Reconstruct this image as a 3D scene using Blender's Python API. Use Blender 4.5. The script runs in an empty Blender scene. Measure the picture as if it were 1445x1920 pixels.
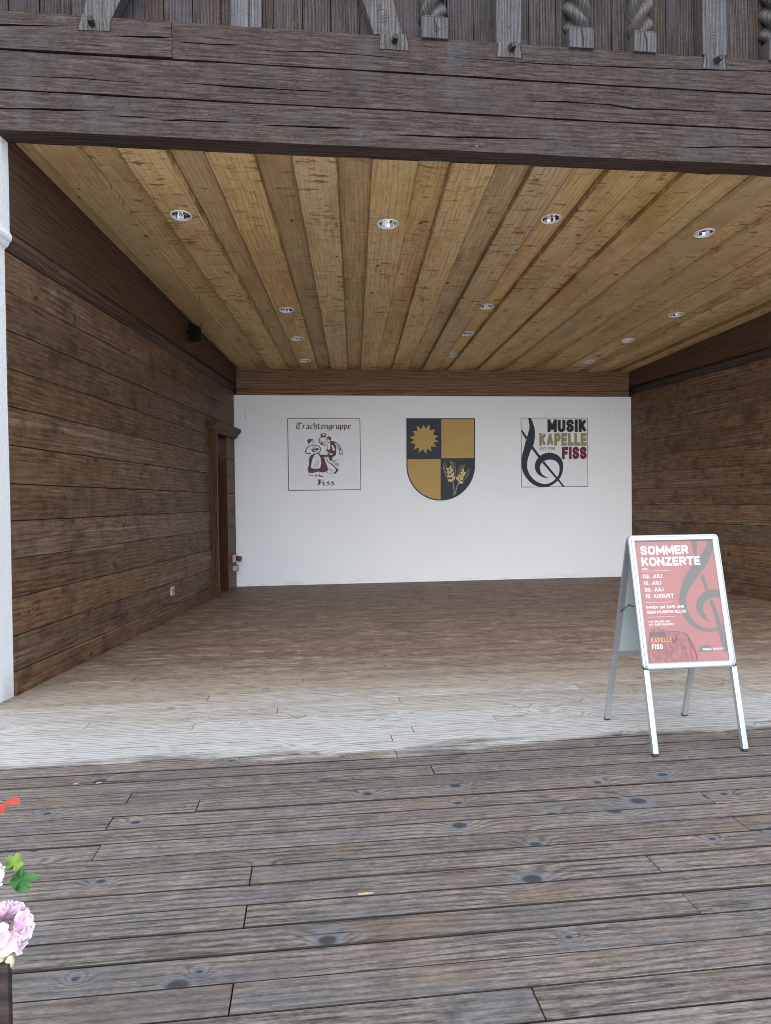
import bpy, bmesh, math, random
from math import sin, cos, tan, pi, radians, sqrt, atan2, hypot
from mathutils import Vector, Matrix
random.seed(7)
S = bpy.context.scene
COL = S.collection

# ------------------------------------------------------------------ camera
H = 1.15; F = 1250.0; CX = 722.5; CY = 960.0            # eye height, focal length and centre for a 1445 x 1920 frame
PSI, PIT, ROL = radians(6.372), radians(.874), radians(.734)
_fw = Vector((sin(PSI)*cos(PIT), cos(PSI)*cos(PIT), -sin(PIT)))
_rt = Vector((cos(PSI), -sin(PSI), 0)); _up = _rt.cross(_fw)
CR = cos(ROL)*_rt - sin(ROL)*_up; CU = sin(ROL)*_rt + cos(ROL)*_up
cd = bpy.data.cameras.new('camera'); cam = bpy.data.objects.new('camera', cd); COL.objects.link(cam)
cam.matrix_world = Matrix(((CR.x, CU.x, -_fw.x, 0), (CR.y, CU.y, -_fw.y, 0), (CR.z, CU.z, -_fw.z, H), (0, 0, 0, 1)))
cd.sensor_fit = 'VERTICAL'; cd.sensor_height = 36; cd.lens = 36*F/1920
cd.clip_start = .02; cd.clip_end = 2000
S.camera = cam

def ray(u, v): return CR*((u-CX)/F) - CU*((v-CY)/F) + _fw
def on(u, v, n, p):
    r = ray(u, v); o = Vector((0, 0, H)); return o + r*((p-o).dot(n)/r.dot(n))
def on_y(u, v, y): return on(u, v, Vector((0, 1, 0)), Vector((0, y, 0)))
def on_z(u, v, z=0): return on(u, v, Vector((0, 0, 1)), Vector((0, 0, z)))

# ------------------------------------------------------------------ light
SUN_EL, SUN_AZ = radians(33), radians(198)              # high, behind the camera; thick cloud softens it
w = bpy.data.worlds.new('World'); S.world = w; w.use_nodes = True
nt = w.node_tree; bg = nt.nodes['Background']
sk = nt.nodes.new('ShaderNodeTexSky'); sk.sky_type = 'NISHITA'; sk.sun_disc = False
sk.sun_elevation = SUN_EL; sk.sun_rotation = SUN_AZ; sk.air_density = 1.0; sk.dust_density = 1.5; sk.ozone_density = 1.0
cm = nt.nodes.new('ShaderNodeMix'); cm.data_type = 'RGBA'   # thick grey cloud over the blue
cm.inputs[0].default_value = .8; cm.inputs[7].default_value = (4.4, 4.9, 5.6, 1)
nt.links.new(sk.outputs[0], cm.inputs[6]); nt.links.new(cm.outputs[2], bg.inputs[0]); bg.inputs[1].default_value = .15
sl = bpy.data.lights.new('sun', 'SUN'); so = bpy.data.objects.new('sun', sl); COL.objects.link(so)
sl.energy = .85; sl.angle = radians(75); sl.color = (1, .99, .98)
sd = Vector((sin(SUN_AZ)*cos(SUN_EL), cos(SUN_AZ)*cos(SUN_EL), sin(SUN_EL)))
so.rotation_euler = sd.to_track_quat('Z', 'Y').to_euler(); so.location = (0, -5, 20)
S.view_settings.view_transform = 'Standard'; S.view_settings.look = 'None'
S.view_settings.exposure = 1.62; S.view_settings.gamma = 1
S.cycles.max_bounces = 10; S.cycles.diffuse_bounces = 6
S.cycles.use_denoising = True
S.cycles.denoising_prefilter = 'FAST'
S.cycles.filter_width = 1.0                              # crisp wood grain

# ------------------------------------------------------------------ helpers
def tag(o, label=None, cat=None, group=None, kind=None):
    if label: o['label'] = label
    if cat: o['category'] = cat
    if group: o['group'] = group
    if kind: o['kind'] = kind
    return o

def empty(name, loc=(0, 0, 0), label=None, cat=None, group=None):
    o = bpy.data.objects.new(name, None); COL.objects.link(o); o.location = loc; o.empty_display_size = .1
    return tag(o, label, cat, group)

class MB:
    """collects faces in world coordinates with grain coordinates (luv) and a per-board random number (bid)"""
    def __init__(s): s.v = []; s.f = []; s.l = []; s.b = []; s.m = []; s.sm = []; s.a = []
    def vert(s, p, luv=None, bid=0., acr=.5):
        s.a.append(float(acr)); s.v.append(Vector(p)); s.l.append(luv if luv else (p[0], p[1]+p[2], 0)); s.b.append(float(bid)); return len(s.v)-1
    def face(s, idx, m=0, smooth=False): s.f.append(tuple(idx)); s.m.append(m); s.sm.append(smooth)
    def poly(s, pts, m=0, luvs=None, bid=0., smooth=False):
        s.face([s.vert(p, luvs[i] if luvs else None, bid) for i, p in enumerate(pts)], m, smooth)
    def board(s, o, A, B, C, m=0, bid=None, taper=None):
        """a box from corner o with edge vectors A (grain), B (width), C (thickness)"""
        o, A, B, C = Vector(o), Vector(A), Vector(B), Vector(C)
        bid = random.random() if bid is None else bid
        r1, r2 = random.uniform(0, 50), random.uniform(0, 50)
        la, lb, lc = A.length, B.length, C.length
        ids = []
        for k in (0, 1):
            for j in (0, 1):
                for i in (0, 1):
                    p = o + A*i + B*j + C*k
                    ids.append(s.vert(p, (r1+la*i, r2+lb*j+lc*k, bid*40), bid, j))
        fl = A.cross(B).dot(C) < 0
        for q in ((0, 2, 3, 1), (4, 5, 7, 6), (0, 1, 5, 4), (2, 6, 7, 3), (0, 4, 6, 2), (1, 3, 7, 5)):
            q = [ids[x] for x in q]; s.face(q[::-1] if fl else q, m)
    def hexa(s, c8, m=0, bid=None):
        """8 corners: four of the near end (counter-clockwise), four of the far end; grain runs near -> far"""
        bid = random.random() if bid is None else bid
        r1, r2 = random.uniform(0, 50), random.uniform(0, 50)
        c8 = [Vector(c) for c in c8]; L = (c8[4]-c8[0]).length
        per = [0]
        for i in range(3): per.append(per[-1]+(c8[i+1]-c8[i]).length)
        ids = [s.vert(c, (r1+(L if i > 3 else 0), r2+per[i % 4], bid*40), bid) for i, c in enumerate(c8)]
        s.face([ids[i] for i in (0, 1, 2, 3)], m); s.face([ids[i] for i in (7, 6, 5, 4)], m)
        for i in range(4):
            j = (i+1) % 4; s.face([ids[i], ids[i+4], ids[j+4], ids[j]], m)
    def prism(s, pts, d, m=0, luvf=None, bid=None):
        """closed outline pts extruded by vector d"""
        bid = random.random() if bid is None else bid
        d = Vector(d); n = len(pts); pts = [Vector(p) for p in pts]
        r1, r2 = random.uniform(0, 50), random.uniform(0, 50)
        lf = luvf or (lambda p: (p.x, p.z, 0))
        def L(p, e): a = lf(p); return (a[0]+r1, a[1]+r2+e, bid*40)
        a = [s.vert(p, L(p, 0), bid) for p in pts]; b = [s.vert(p+d, L(p, d.length), bid) for p in pts]
        s.face(a, m); s.face(b[::-1], m)
        for i in range(n):
            j = (i+1) % n; s.face([a[j], a[i], b[i], b[j]], m)
    def sweep(s, prof, o, A, m=0, bid=None, smooth=False, cap=True):
        """profile points (world offsets) swept along A from o"""
        bid = random.random() if bid is None else bid
        o, A = Vector(o), Vector(A); prof = [Vector(p) for p in prof]; r1, r2 = random.uniform(0, 50), random.uniform(0, 50)
        per = [0]
        for i in range(len(prof)-1): per.append(per[-1]+(prof[i+1]-prof[i]).length)
        a = [s.vert(o+p, (r1, r2+per[i], bid*40), bid) for i, p in enumerate(prof)]
        b = [s.vert(o+p+A, (r1+A.length, r2+per[i], bid*40), bid) for i, p in enumerate(prof)]
        for i in range(len(prof)):
            j = (i+1) % len(prof); s.face([a[i], a[j], b[j], b[i]], m, smooth and j)
        if cap: s.face(a[::-1], m); s.face(b, m)
    def lathe(s, prof, o, ax=(0, 0, 1), n=24, m=0, smooth=True, cap0=False, cap1=False):
        """profile (radius, height) turned about ax through o"""
        ax = Vector(ax).normalized(); o = Vector(o)
        e1 = ax.orthogonal().normalized(); e2 = ax.cross(e1); rings = []
        for r, h in prof:
            rings.append([s.vert(o+ax*h+(e1*cos(2*pi*k/n)+e2*sin(2*pi*k/n))*r) for k in range(n)])
        for a, b in zip(rings, rings[1:]):
            for k in range(n):
                j = (k+1) % n; s.face([a[k], a[j], b[j], b[k]], m, smooth)
        if cap0: s.face(rings[0][::-1], m)
        if cap1: s.face(rings[-1], m)
    def tube(s, pts, r, n=8, m=0, r2=None):
        pts = [Vector(p) for p in pts]; rings = []; N = len(pts)
        for i, p in enumerate(pts):
            t = (pts[min(i+1, N-1)]-pts[max(i-1, 0)]).normalized(); e1 = t.orthogonal().normalized()
            if rings:
                e1 = (le - t*le.dot(t)).normalized()
            le = e1; e2 = t.cross(e1); rr = r if r2 is None else r+(r2-r)*i/(N-1)
            rings.append([s.vert(p+(e1*cos(2*pi*k/n)+e2*sin(2*pi*k/n))*rr) for k in range(n)])
        for a, b in zip(rings, rings[1:]):
            for k in range(n):
                j = (k+1) % n; s.face([a[k], a[j], b[j], b[k]], m, True)
        s.face(rings[0][::-1], m); s.face(rings[-1], m)
    def build(s, name, mat, parent=None, bevel=0, seg=2, label=None, cat=None, group=None, kind=None, fix=False):
        org = parent.matrix_basis.translation.copy() if parent else Vector()
        q = parent.parent if parent else None
        while q: org += q.matrix_basis.translation; q = q.parent
        me = bpy.data.meshes.new(name); me.from_pydata([v-org for v in s.v], [], s.f); 
        for mm in (mat if isinstance(mat, (list, tuple)) else [mat]): me.materials.append(mm)
        a = me.attributes.new('luv', 'FLOAT_VECTOR', 'POINT'); a.data.foreach_set('vector', [c for l in s.l for c in l])
        a = me.attributes.new('bid', 'FLOAT', 'POINT'); a.data.foreach_set('value', s.b)
        a = me.attributes.new('acr', 'FLOAT', 'POINT'); a.data.foreach_set('value', s.a)
        me.polygons.foreach_set('material_index', s.m); me.polygons.foreach_set('use_smooth', [bool(k) for k in s.sm])
        if fix:
            bm = bmesh.new(); bm.from_mesh(me); bmesh.ops.recalc_face_normals(bm, faces=bm.faces); bm.to_mesh(me); bm.free()
        me.update()
        o = bpy.data.objects.new(name, me); COL.objects.link(o)
        if parent: o.parent = parent
        if bevel:
            b = o.modifiers.new('bevel', 'BEVEL'); b.width = bevel; b.segments = seg; b.limit_method = 'ANGLE'; b.angle_limit = radians(35)
        return tag(o, label, cat, group, kind)

# ------------------------------------------------------------------ materials
class N:
    def __init__(s, name):
        s.mat = bpy.data.materials.new(name); s.mat.use_nodes = True; s.t = s.mat.node_tree
        s.b = s.t.nodes['Principled BSDF']; s.out = s.t.nodes['Material Output']
    def n(s, ty, **kw):
        x = s.t.nodes.new(ty)
        for k, v in kw.items():
            if k in ('inp',): continue
            setattr(x, k, v)
        return x
    def put(s, sock, v):
        if hasattr(v, 'node'): s.t.links.new(v, sock)
        elif v is not None: sock.default_value = v
    def math(s, op, a, b=None, c=None, clamp=False):
        x = s.n('ShaderNodeMath', operation=op, use_clamp=clamp)
        for i, q in enumerate((a, b, c)): s.put(x.inputs[i], q) if q is not None else None
        return x.outputs[0]
    def vmul(s, v, sc):
        x = s.n('ShaderNodeVectorMath', operation='MULTIPLY'); s.put(x.inputs[0], v); s.put(x.inputs[1], sc); return x.outputs[0]
    def noise(s, v, scale=1., detail=4., rough=.55, dist=0., out=0):
        x = s.n('ShaderNodeTexNoise'); s.put(x.inputs['Vector'], v); x.inputs['Scale'].default_value = scale
        x.inputs['Detail'].default_value = detail; x.inputs['Roughness'].default_value = rough; x.inputs['Distortion'].default_value = dist
        return x.outputs[out]
    def ramp(s, f, stops, interp='LINEAR'):
        x = s.n('ShaderNodeValToRGB'); s.put(x.inputs[0], f); e = x.color_ramp; e.interpolation = interp
        while len(e.elements) < len(stops): e.elements.new(.5)
        for q, (p, c) in zip(e.elements, stops):
            q.position = p; q.color = (*c, 1) if len(c) == 3 else c
        return x.outputs[0]
    def step(s, f, a, b, lo=0., hi=1.):
        x = s.n('ShaderNodeMapRange', interpolation_type='SMOOTHSTEP'); s.put(x.inputs[0], f)
        for i, q in enumerate((a, b, lo, hi)): s.put(x.inputs[i+1], q)
        return x.outputs[0]
    def mix(s, f, a, b, mode='MIX'):
        x = s.n('ShaderNodeMix', data_type='RGBA', blend_type=mode); s.put(x.inputs[0], f)
        s.put(x.inputs[6], a if hasattr(a, 'node') else (*a, 1)); s.put(x.inputs[7], b if hasattr(b, 'node') else (*b, 1)); return x.outputs[2]
    def attr(s, name, out=1):
        x = s.n('ShaderNodeAttribute', attribute_name=name); return x.outputs[out]
    def pos(s): return s.n('ShaderNodeNewGeometry').outputs['Position']
    def sep(s, v):
        x = s.n('ShaderNodeSeparateXYZ'); s.put(x.inputs[0], v); return x.outputs
    def comb(s, a, b, c):
        x = s.n('ShaderNodeCombineXYZ')
        for i, q in enumerate((a, b, c)): s.put(x.inputs[i], q)
        return x.outputs[0]
    def bump(s, h, st, dist=.002):
        x = s.n('ShaderNodeBump'); x.inputs['Strength'].default_value = st; x.inputs['Distance'].default_value = dist
        s.put(x.inputs['Height'], h); s.t.links.new(x.outputs[0], s.b.inputs['Normal'])
    def fin(s, col=None, rough=None, metal=None, spec=None):
        if col is not None: s.put(s.b.inputs['Base Color'], col if hasattr(col, 'node') else (*col, 1))
        if rough is not None: s.put(s.b.inputs['Roughness'], rough)
        if metal is not None: s.b.inputs['Metallic'].default_value = metal
        if spec is not None: s.b.inputs['Specular IOR Level'].default_value = spec
        return s.mat

def wood(name, dark, mid, light, knot=(.02, .016, .013), freq=38., cell=.26, ksize=.07, kshow=.45, ring=.35, fine=55., bump=.5,
         rough=(.6, .8), spec=.35, vary=.3, patch=None, patch_amt=.5, patch_scale=(1.2, 5, 1), patch2=None, streak=None, marks=0.,
         checks=.4, halo=None, zone=None, rubbed=0., drips=None, bumpd=.002, alf=3., seam=None, specks=0., blot=0., bloth=1.):
    M = N(name); L = M.attr('luv'); bid = M.attr('bid', 2)
    sx, sy, sz = M.sep(L)
    n1 = M.noise(M.comb(M.math('MULTIPLY', sx, alf), M.math('MULTIPLY', sy, fine*2), sz), 1, 5, .62)
    n2 = M.noise(M.comb(M.math('MULTIPLY', sx, 1.1), M.math('MULTIPLY', sy, 6.), sz), 1, 3, .5)
    n4 = M.noise(M.comb(M.math('MULTIPLY', sx, 46.), M.math('MULTIPLY', sy, 130.), sz), 1, 3, .6)
    # knots: voronoi cells, the growth rings bend round them
    vo = M.n('ShaderNodeTexVoronoi', voronoi_dimensions='2D', feature='F1')
    wob = M.noise(M.vmul(L, (9, 9, 1)), 1, 2)
    M.put(vo.inputs['Vector'], M.comb(M.math('ADD', M.math('MULTIPLY', sx, .75), M.math('MULTIPLY', wob, .018)), M.math('ADD', sy, M.math('MULTIPLY', wob, .012)), 0))
    vo.inputs['Scale'].default_value = 1/cell
    d = M.math('MULTIPLY', vo.outputs['Distance'], cell)          # metres
    cr, cg, cb = M.sep(vo.outputs['Color'])
    show = M.math('LESS_THAN', cr, kshow)
    size = M.math('MULTIPLY_ADD', cg, ksize*.35, ksize*.12)       # knot radius
    rel = M.math('DIVIDE', d, size)
    E = M.math('MULTIPLY', M.math('POWER', 2.718, M.math('MULTIPLY', M.math('MULTIPLY', rel, rel), -.16)), show)
    Hh = M.math('ADD', M.math('ADD', M.math('MULTIPLY', sy, freq), M.math('MULTIPLY', n2, 3.6)), M.math('MULTIPLY', E, 2.6))
    rg = M.math('MULTIPLY_ADD', M.math('SINE', M.math('MULTIPLY', Hh, 6.283)), .5, .5)
    rg = M.math('MULTIPLY', rg, rg)
    f = M.math('ADD', M.math('MULTIPLY', n1, .75), M.math('MULTIPLY', n4, .3))
    f = M.math('ADD', f, M.math('MULTIPLY', M.math('SUBTRACT', .5, rg), ring*.5))
    f = M.math('SUBTRACT', f, .03)
    col = M.ramp(f, [(.31, dark), (.49, mid), (.68, light)])
    if streak:
        ns = M.noise(M.comb(M.math('MULTIPLY', sx, .7), M.math('MULTIPLY', sy, 45.), sz), 1, 4, .6)
        nm = M.noise(M.comb(M.math('MULTIPLY', sx, .8), M.math('MULTIPLY', sy, 3.), sz), 1, 2, .5)
        col = M.mix(M.math('MULTIPLY', M.step(ns, .52, .64), M.step(nm, .44, .60, 0, .75)), col, streak)
    P = M.pos()
    if patch:
        pn = M.noise(M.comb(M.math('MULTIPLY', sx, patch_scale[0]), M.math('MULTIPLY', sy, patch_scale[1]), M.math('ADD', sz, 3.3)), 1, 4, .6)
        col = M.mix(M.step(pn, .46, .66, 0, patch_amt), col, patch)
    if patch2:
        pn = M.noise(M.comb(M.math('MULTIPLY', sx, patch_scale[0]*1.6), M.math('MULTIPLY', sy, patch_scale[1]*.8), M.math('ADD', sz, 9.1)), 1, 4, .6)
        col = M.mix(M.step(pn, .5, .68, 0, patch_amt), col, patch2)
    if drips:
        dn = M.noise(M.vmul(P, (7, 7, .8)), 1, 4, .55); dm = M.noise(M.vmul(P, (1.3, 1, .6)), 1, 3)
        col = M.mix(M.math('MULTIPLY', M.step(dn, .52, .68), M.step(dm, .45, .6, 0, drips[1])), col, drips[0])
    if blot:                                             # mottled dirt and wear across the boards
        b1 = M.noise(M.vmul(P, (9, 9, 9)), 1, 6, .72); b2 = M.noise(M.comb(M.math('MULTIPLY', sx, 60.), M.math('MULTIPLY', sy, 190.), sz), 1, 4, .7)
        bb = M.math('MULTIPLY_ADD', b1, .55, M.math('MULTIPLY', b2, .45))
        col = M.mix(1., col, M.ramp(bb, [(.38, (1-blot,)*3), (.5, (1, 1, 1)), (.63, (1+blot*.5*bloth,)*3)]), 'MULTIPLY')
    # board to board variation
    hv = M.n('ShaderNodeHueSaturation'); M.put(hv.inputs['Color'], col)
    M.put(hv.inputs['Value'], M.math('MULTIPLY_ADD', bid, vary, 1-vary*.5))
    M.put(hv.inputs['Saturation'], M.math('MULTIPLY_ADD', M.math('FRACT', M.math('MULTIPLY', bid, 7.31)), vary*.5, 1-vary*.25))
    col = hv.outputs[0]
    kfade = 1.
    if zone: col, kfade = zone(M, col, P, n1, rg, bid)
    if halo: col = M.mix(M.math('MULTIPLY', M.step(rel, 1.0, 2.3, .6, 0), M.math('MULTIPLY', show, kfade)), col, halo)
    km = M.math('MULTIPLY', M.math('MULTIPLY', M.step(rel, .55, 1.15, 1, 0), show), kfade)
    kc = M.mix(M.step(M.math('SINE', M.math('MULTIPLY', rel, 16)), -1, 1, 0, .5), knot, tuple(3*k for k in knot))
    col = M.mix(M.math('MULTIPLY', km, .88), col, kc)
    hgt = M.math('ADD', f, M.math('MULTIPLY', km, -.2))
    if seam:                                             # dirt gathered along the board edges; on the ceiling also painted shade
        ac = M.attr('acr', 2); ed = M.math('MULTIPLY', M.math('MINIMUM', ac, M.math('SUBTRACT', 1., ac)), seam[0])
        sn = M.noise(M.comb(M.math('MULTIPLY', sx, 6.), M.math('MULTIPLY', sz, 1.7), sz), 1, 4, .65)
        wv = M.math('MULTIPLY', seam[1], M.math('MULTIPLY_ADD', sn, 1.6, M.math('MULTIPLY_ADD', M.math('FRACT', M.math('MULTIPLY', bid, 3.7)), 1.3, -.75)))
        col = M.mix(M.math('MULTIPLY', M.step(M.math('DIVIDE', ed, M.math('MAXIMUM', wv, .0003)), .5, 1.3, seam[2], 0), kfade), col, seam[3])
    if checks:
        nc = M.noise(M.comb(M.math('MULTIPLY', sx, 2.2), M.math('MULTIPLY', sy, 160.), M.math('ADD', sz, 5.)), 1, 2, .5)
        nd = M.noise(M.comb(M.math('MULTIPLY', sx, 1.5), M.math('MULTIPLY', sy, 14.), M.math('ADD', sz, 15.)), 1, 2, .5)
        ck = M.math('MULTIPLY', M.step(nc, .60, .69), M.step(nd, .5, .62, 0, checks))
        col = M.mix(ck, col, tuple(.35*k for k in dark)); hgt = M.math('SUBTRACT', hgt, M.math('MULTIPLY', ck, .5))
    if marks:
        # short torn marks and branch scars that lie across the board
        v2 = M.n('ShaderNodeTexVoronoi', voronoi_dimensions='2D', feature='F1')
        w2 = M.noise(M.vmul(L, (22, 14, 1)), 1, 3)
        M.put(v2.inputs['Vector'], M.comb(M.math('MULTIPLY_ADD', w2, .10, M.math('MULTIPLY', sx, 1.4)), M.math('MULTIPLY', sy, .30), 0))
        v2.inputs['Scale'].default_value = 8.5
        a2 = M.sep(v2.outputs['Color'])
        mm = M.math('MULTIPLY', M.step(v2.outputs['Distance'], .10, .20, 1, 0), M.math('LESS_THAN', a2[1], .3))
        mg = M.noise(M.vmul(L, (1.3, 5, 1)), 1, 2)
        mm = M.math('MULTIPLY', M.math('MULTIPLY', mm, M.step(mg, .40, .6)), M.step(n4, .3, .55, .4, 1))
        tn = M.noise(M.comb(M.math('MULTIPLY', sx, 26.), M.math('MULTIPLY', sy, 7.), M.math('ADD', sz, 2.)), 1, 4, .62, .9)
        tm = M.noise(M.comb(M.math('MULTIPLY', sx, 1.6), M.math('MULTIPLY', sy, 2.5), M.math('ADD', sz, 8.)), 1, 3, .6)
        mm = M.math('MAXIMUM', mm, M.math('MULTIPLY', M.step(tn, .56, .64), M.math('MULTIPLY', M.step(tm, .40, .56), M.math('MULTIPLY_ADD', M.math('FRACT', M.math('MULTIPLY', bid, 5.3)), .9, .15))))
        col = M.mix(M.math('MULTIPLY', mm, marks), col, tuple(.27*k for k in dark))
    if rubbed:
        nr = M.noise(M.vmul(P, (14, 14, 14)), 1, 5, .7); nq = M.noise(M.vmul(P, (1.1, 1.1, 1.7)), 1, 3)
        col = M.mix(M.math('MULTIPLY', M.step(nr, .6, .75), M.step(nq, .42, .62, 0, rubbed)), col, tuple(1.8*k for k in light))
    if specks:                                           # nail heads and paint spots
        v3 = M.n('ShaderNodeTexVoronoi', feature='F1'); M.put(v3.inputs['Vector'], P); v3.inputs['Scale'].default_value = 5.
        a3 = M.sep(v3.outputs['Color'])
        col = M.mix(M.math('MULTIPLY', M.math('MULTIPLY', M.step(v3.outputs['Distance'], .022, .04, 1, 0), M.math('LESS_THAN', a3[0], .4)), specks), col, (.30, .29, .29))
    M.bump(hgt, bump, bumpd)
    return M.fin(col, M.step(f, .3, .7, rough[1], rough[0]), spec=spec)

def plain(name, col, rough=.5, metal=0., spec=.5, var=.08, scale=8., bump=0., bscale=120.):
    M = N(name); P = M.n('ShaderNodeTexCoord').outputs['Object']
    n = M.noise(M.vmul(P, (scale,)*3), 1, 4, .6)
    c = M.mix(n, tuple(k*(1-var) for k in col), tuple(min(1, k*(1+var)) for k in col))
    if bump: M.bump(M.noise(M.vmul(P, (bscale,)*3), 1, 4, .6), bump)
    return M.fin(c, rough, metal, spec)

PITCH_ = .1031
def deck_zone(M, col, P, n1, rg, bid):
    x, y, z = M.sep(P)
    nb = M.noise(M.vmul(P, (2.2, 11, 1)), 1, 6, .66)
    na = M.noise(M.vmul(P, (.5, .5, 1)), 1, 2)
    e = M.math('ADD', y, M.math('ADD', M.math('MULTIPLY', M.math('SUBTRACT', nb, .5), .5), M.math('MULTIPLY', M.math('SUBTRACT', na, .5), .25)))
    dry = M.step(e, 2.99, 3.14)
    g = M.math('MULTIPLY_ADD', n1, .6, M.math('MULTIPLY', rg, -.13))
    pale = M.ramp(g, [(.10, (.13, .117, .10)), (.24, (.345, .332, .312)), (.40, (.455, .448, .432))])
    brown = M.ramp(n1, [(.36, (.085, .056, .040)), (.5, (.18, .118, .081)), (.62, (.345, .25, .18))])
    sc = M.noise(M.vmul(P, (2.0, 7, 1)), 1, 7, .78)
    brown = M.mix(M.step(sc, .42, .62), M.mix(1., brown, (.62, .58, .56), 'MULTIPLY'), brown)
    fl = M.noise(M.vmul(P, (3.0, 10, 1)), 1, 7, .78); brown = M.mix(M.step(fl, .53, .64, 0, .7), brown, (.36, .275, .205))
    bf = M.math('ADD', y, M.math('ADD', M.math('MULTIPLY', M.math('SUBTRACT', nb, .5), 1.1), M.math('MULTIPLY', M.math('SUBTRACT', bid, .5), .35)))
    beige = M.mix(1., pale, (.80, .70, .59), 'MULTIPLY')
    ins = M.mix(M.step(bf, 3.35, 4.1), pale, beige); ins = M.mix(M.step(bf, 3.75, 5.1), ins, brown)
    return M.mix(dry, col, ins), M.step(dry, 0, 1, 1, .22)

m_deck = wood('weathered deck boards', (.034, .026, .0205), (.114, .091, .076), (.216, .184, .160), knot=(.016, .015, .016), freq=40, cell=.23, ksize=.062,
              kshow=.40, ring=.30, fine=95, bump=.7, rough=(.55, .75), vary=.26, patch=(.092, .094, .102), patch_amt=.45, patch2=(.14, .097, .066), patch_scale=(1.8, 7, 1), halo=(.12, .132, .148), checks=.85, alf=12., zone=deck_zone,
              seam=(PITCH_, .0036, .93, (.012, .009, .007)), blot=.34)
m_beam = wood('weathered facade timber', (.010, .0068, .0054), (.044, .0318, .0265), (.090, .069, .060), freq=30, cell=.5, ksize=.04, kshow=.06, ring=.12, fine=60,
              bump=.8, rough=(.65, .85), vary=.18, patch=(.044, .042, .046), patch_amt=.45, patch2=(.050, .029, .023), patch_scale=(2.2, 3, 1), checks=.7, drips=((.056, .060, .070), .35), specks=.55, alf=6., blot=.35, spec=.12)
m_under = wood('sheltered beam timber', (.022, .013, .010), (.05, .03, .024), (.09, .06, .05), freq=30, cell=.5, kshow=.2, ring=.3, bump=.5, vary=.2)
m_clad = wood('grey cladding boards', (.011, .008, .007), (.032, .024, .022), (.066, .053, .048), freq=50, cell=.6, ksize=.05, kshow=.15, ring=.3, fine=70,
              bump=.6, rough=(.65, .85), vary=.3, patch=(.042, .043, .053), patch_amt=.5, blot=.3, spec=.12, patch2=(.05, .028, .018), checks=.4)
m_post = wood('grey carved posts', (.016, .013, .0125), (.048, .041, .040), (.098, .088, .087), freq=45, cell=.7, kshow=.1, ring=.3, fine=70, bump=.5, vary=.25,
              blot=.3, patch=(.06, .064, .078), patch_amt=.5, checks=.45)
m_wall = wood('brown wall planks', (.046, .022, .012), (.118, .060, .032), (.190, .114, .070), freq=28, cell=.34, ksize=.06, kshow=.3, ring=.25, fine=42, alf=6., blot=.45, bump=.45, bumpd=.0015,
              rough=(.45, .62), spec=.22, vary=.36, patch=(.135, .085, .045), patch_amt=.6, patch_scale=(2.2, 5, 1), patch2=(.038, .020, .014), streak=(.23, .178, .13), checks=.5, rubbed=.35, specks=.3)
m_wall_shaded = wood('shaded upper wall board', (.028, .013, .0075), (.072, .037, .021), (.122, .072, .045), freq=28, cell=.5, ksize=.05, kshow=.2, ring=.25, fine=60, bump=.4, rough=(.55, .7), spec=.35, vary=.2, streak=(.08, .055, .04), checks=.4)  # darker copy of the plank wood, shade under the ceiling put into its colour
m_trim = wood('red brown door timber', (.022, .008, .004), (.066, .024, .0115), (.115, .048, .024), freq=40, cell=.6, kshow=.2, ring=.5, bump=.3, rough=(.45, .6), spec=.18, vary=.2, checks=.2)
m_jamb = wood('dark door timber', (.018, .0065, .0035), (.056, .0205, .010), (.095, .038, .019), freq=40, cell=.6, kshow=.2, ring=.5, bump=.3, rough=(.4, .55), vary=.2)
m_mould = wood('brown moulding', (.016, .008, .005), (.042, .022, .014), (.075, .045, .03), freq=30, cell=.8, kshow=.1, ring=.3, bump=.3, rough=(.45, .6), spec=.22, vary=.2)
m_ceil = wood('yellow ceiling boards', (.43, .24, .095), (.69, .46, .215), (.79, .60, .345), knot=(.06, .028, .012), freq=26, cell=.42, ksize=.05, kshow=.4, ring=.16, fine=60,
              bump=.4, rough=(.6, .8), vary=.30, patch=(.46, .26, .095), patch_amt=.6, patch_scale=(.8, 3, 1), patch2=(.62, .47, .23), marks=.9, checks=.3, seam=(.3, .015, .7, (.11, .048, .016)), blot=.16)  # dark edges: stain plus the shade of the board steps put into the colour
m_frieze = wood('brown frieze boards', (.06, .027, .011), (.15, .078, .036), (.22, .125, .06), freq=26, cell=.4, ksize=.05, kshow=.4, ring=.35, bump=.3, vary=.2)
m_dark = plain('dark gap', (.008, .006, .005), .9)

def plaster():
    M = N('white plaster'); P = M.pos()
    n = M.noise(M.vmul(P, (1.2, 1.2, 1.2)), 1, 5, .6); n2 = M.noise(M.vmul(P, (60, 60, 60)), 1, 4, .65)
    M.bump(M.math('ADD', M.math('MULTIPLY', n2, .25), M.noise(M.vmul(P, (3.5, 3.5, 3.5)), 1, 4, .6)), .5, .006)
    c = M.mix(n, (.745, .77, .80), (.815, .835, .86)); zz = M.sep(P)[2]; n3 = M.noise(M.vmul(P, (4, 4, 9)), 1, 5, .65)
    c = M.mix(M.math('MULTIPLY', M.step(n3, .5, .66), M.step(zz, .0, .12, .28, 0)), c, (.45, .42, .38))
    return M.fin(c, .85, spec=.3)
def rough_plaster():
    M = N('rough white plaster'); P = M.pos()
    n = M.noise(M.vmul(P, (3, 3, 1.4)), 1, 6, .65); n2 = M.noise(M.vmul(P, (45, 45, 45)), 1, 5, .7)
    z = M.sep(P)[2]
    c = M.mix(n, (.74, .755, .77), (.85, .855, .86))
    c = M.mix(M.math('MULTIPLY', M.step(n, .5, .62), M.step(z, .0, .22, .5, 0)), c, (.42, .40, .37))
    M.bump(n2, .9, .006)
    return M.fin(c, .9, spec=.3)
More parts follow.
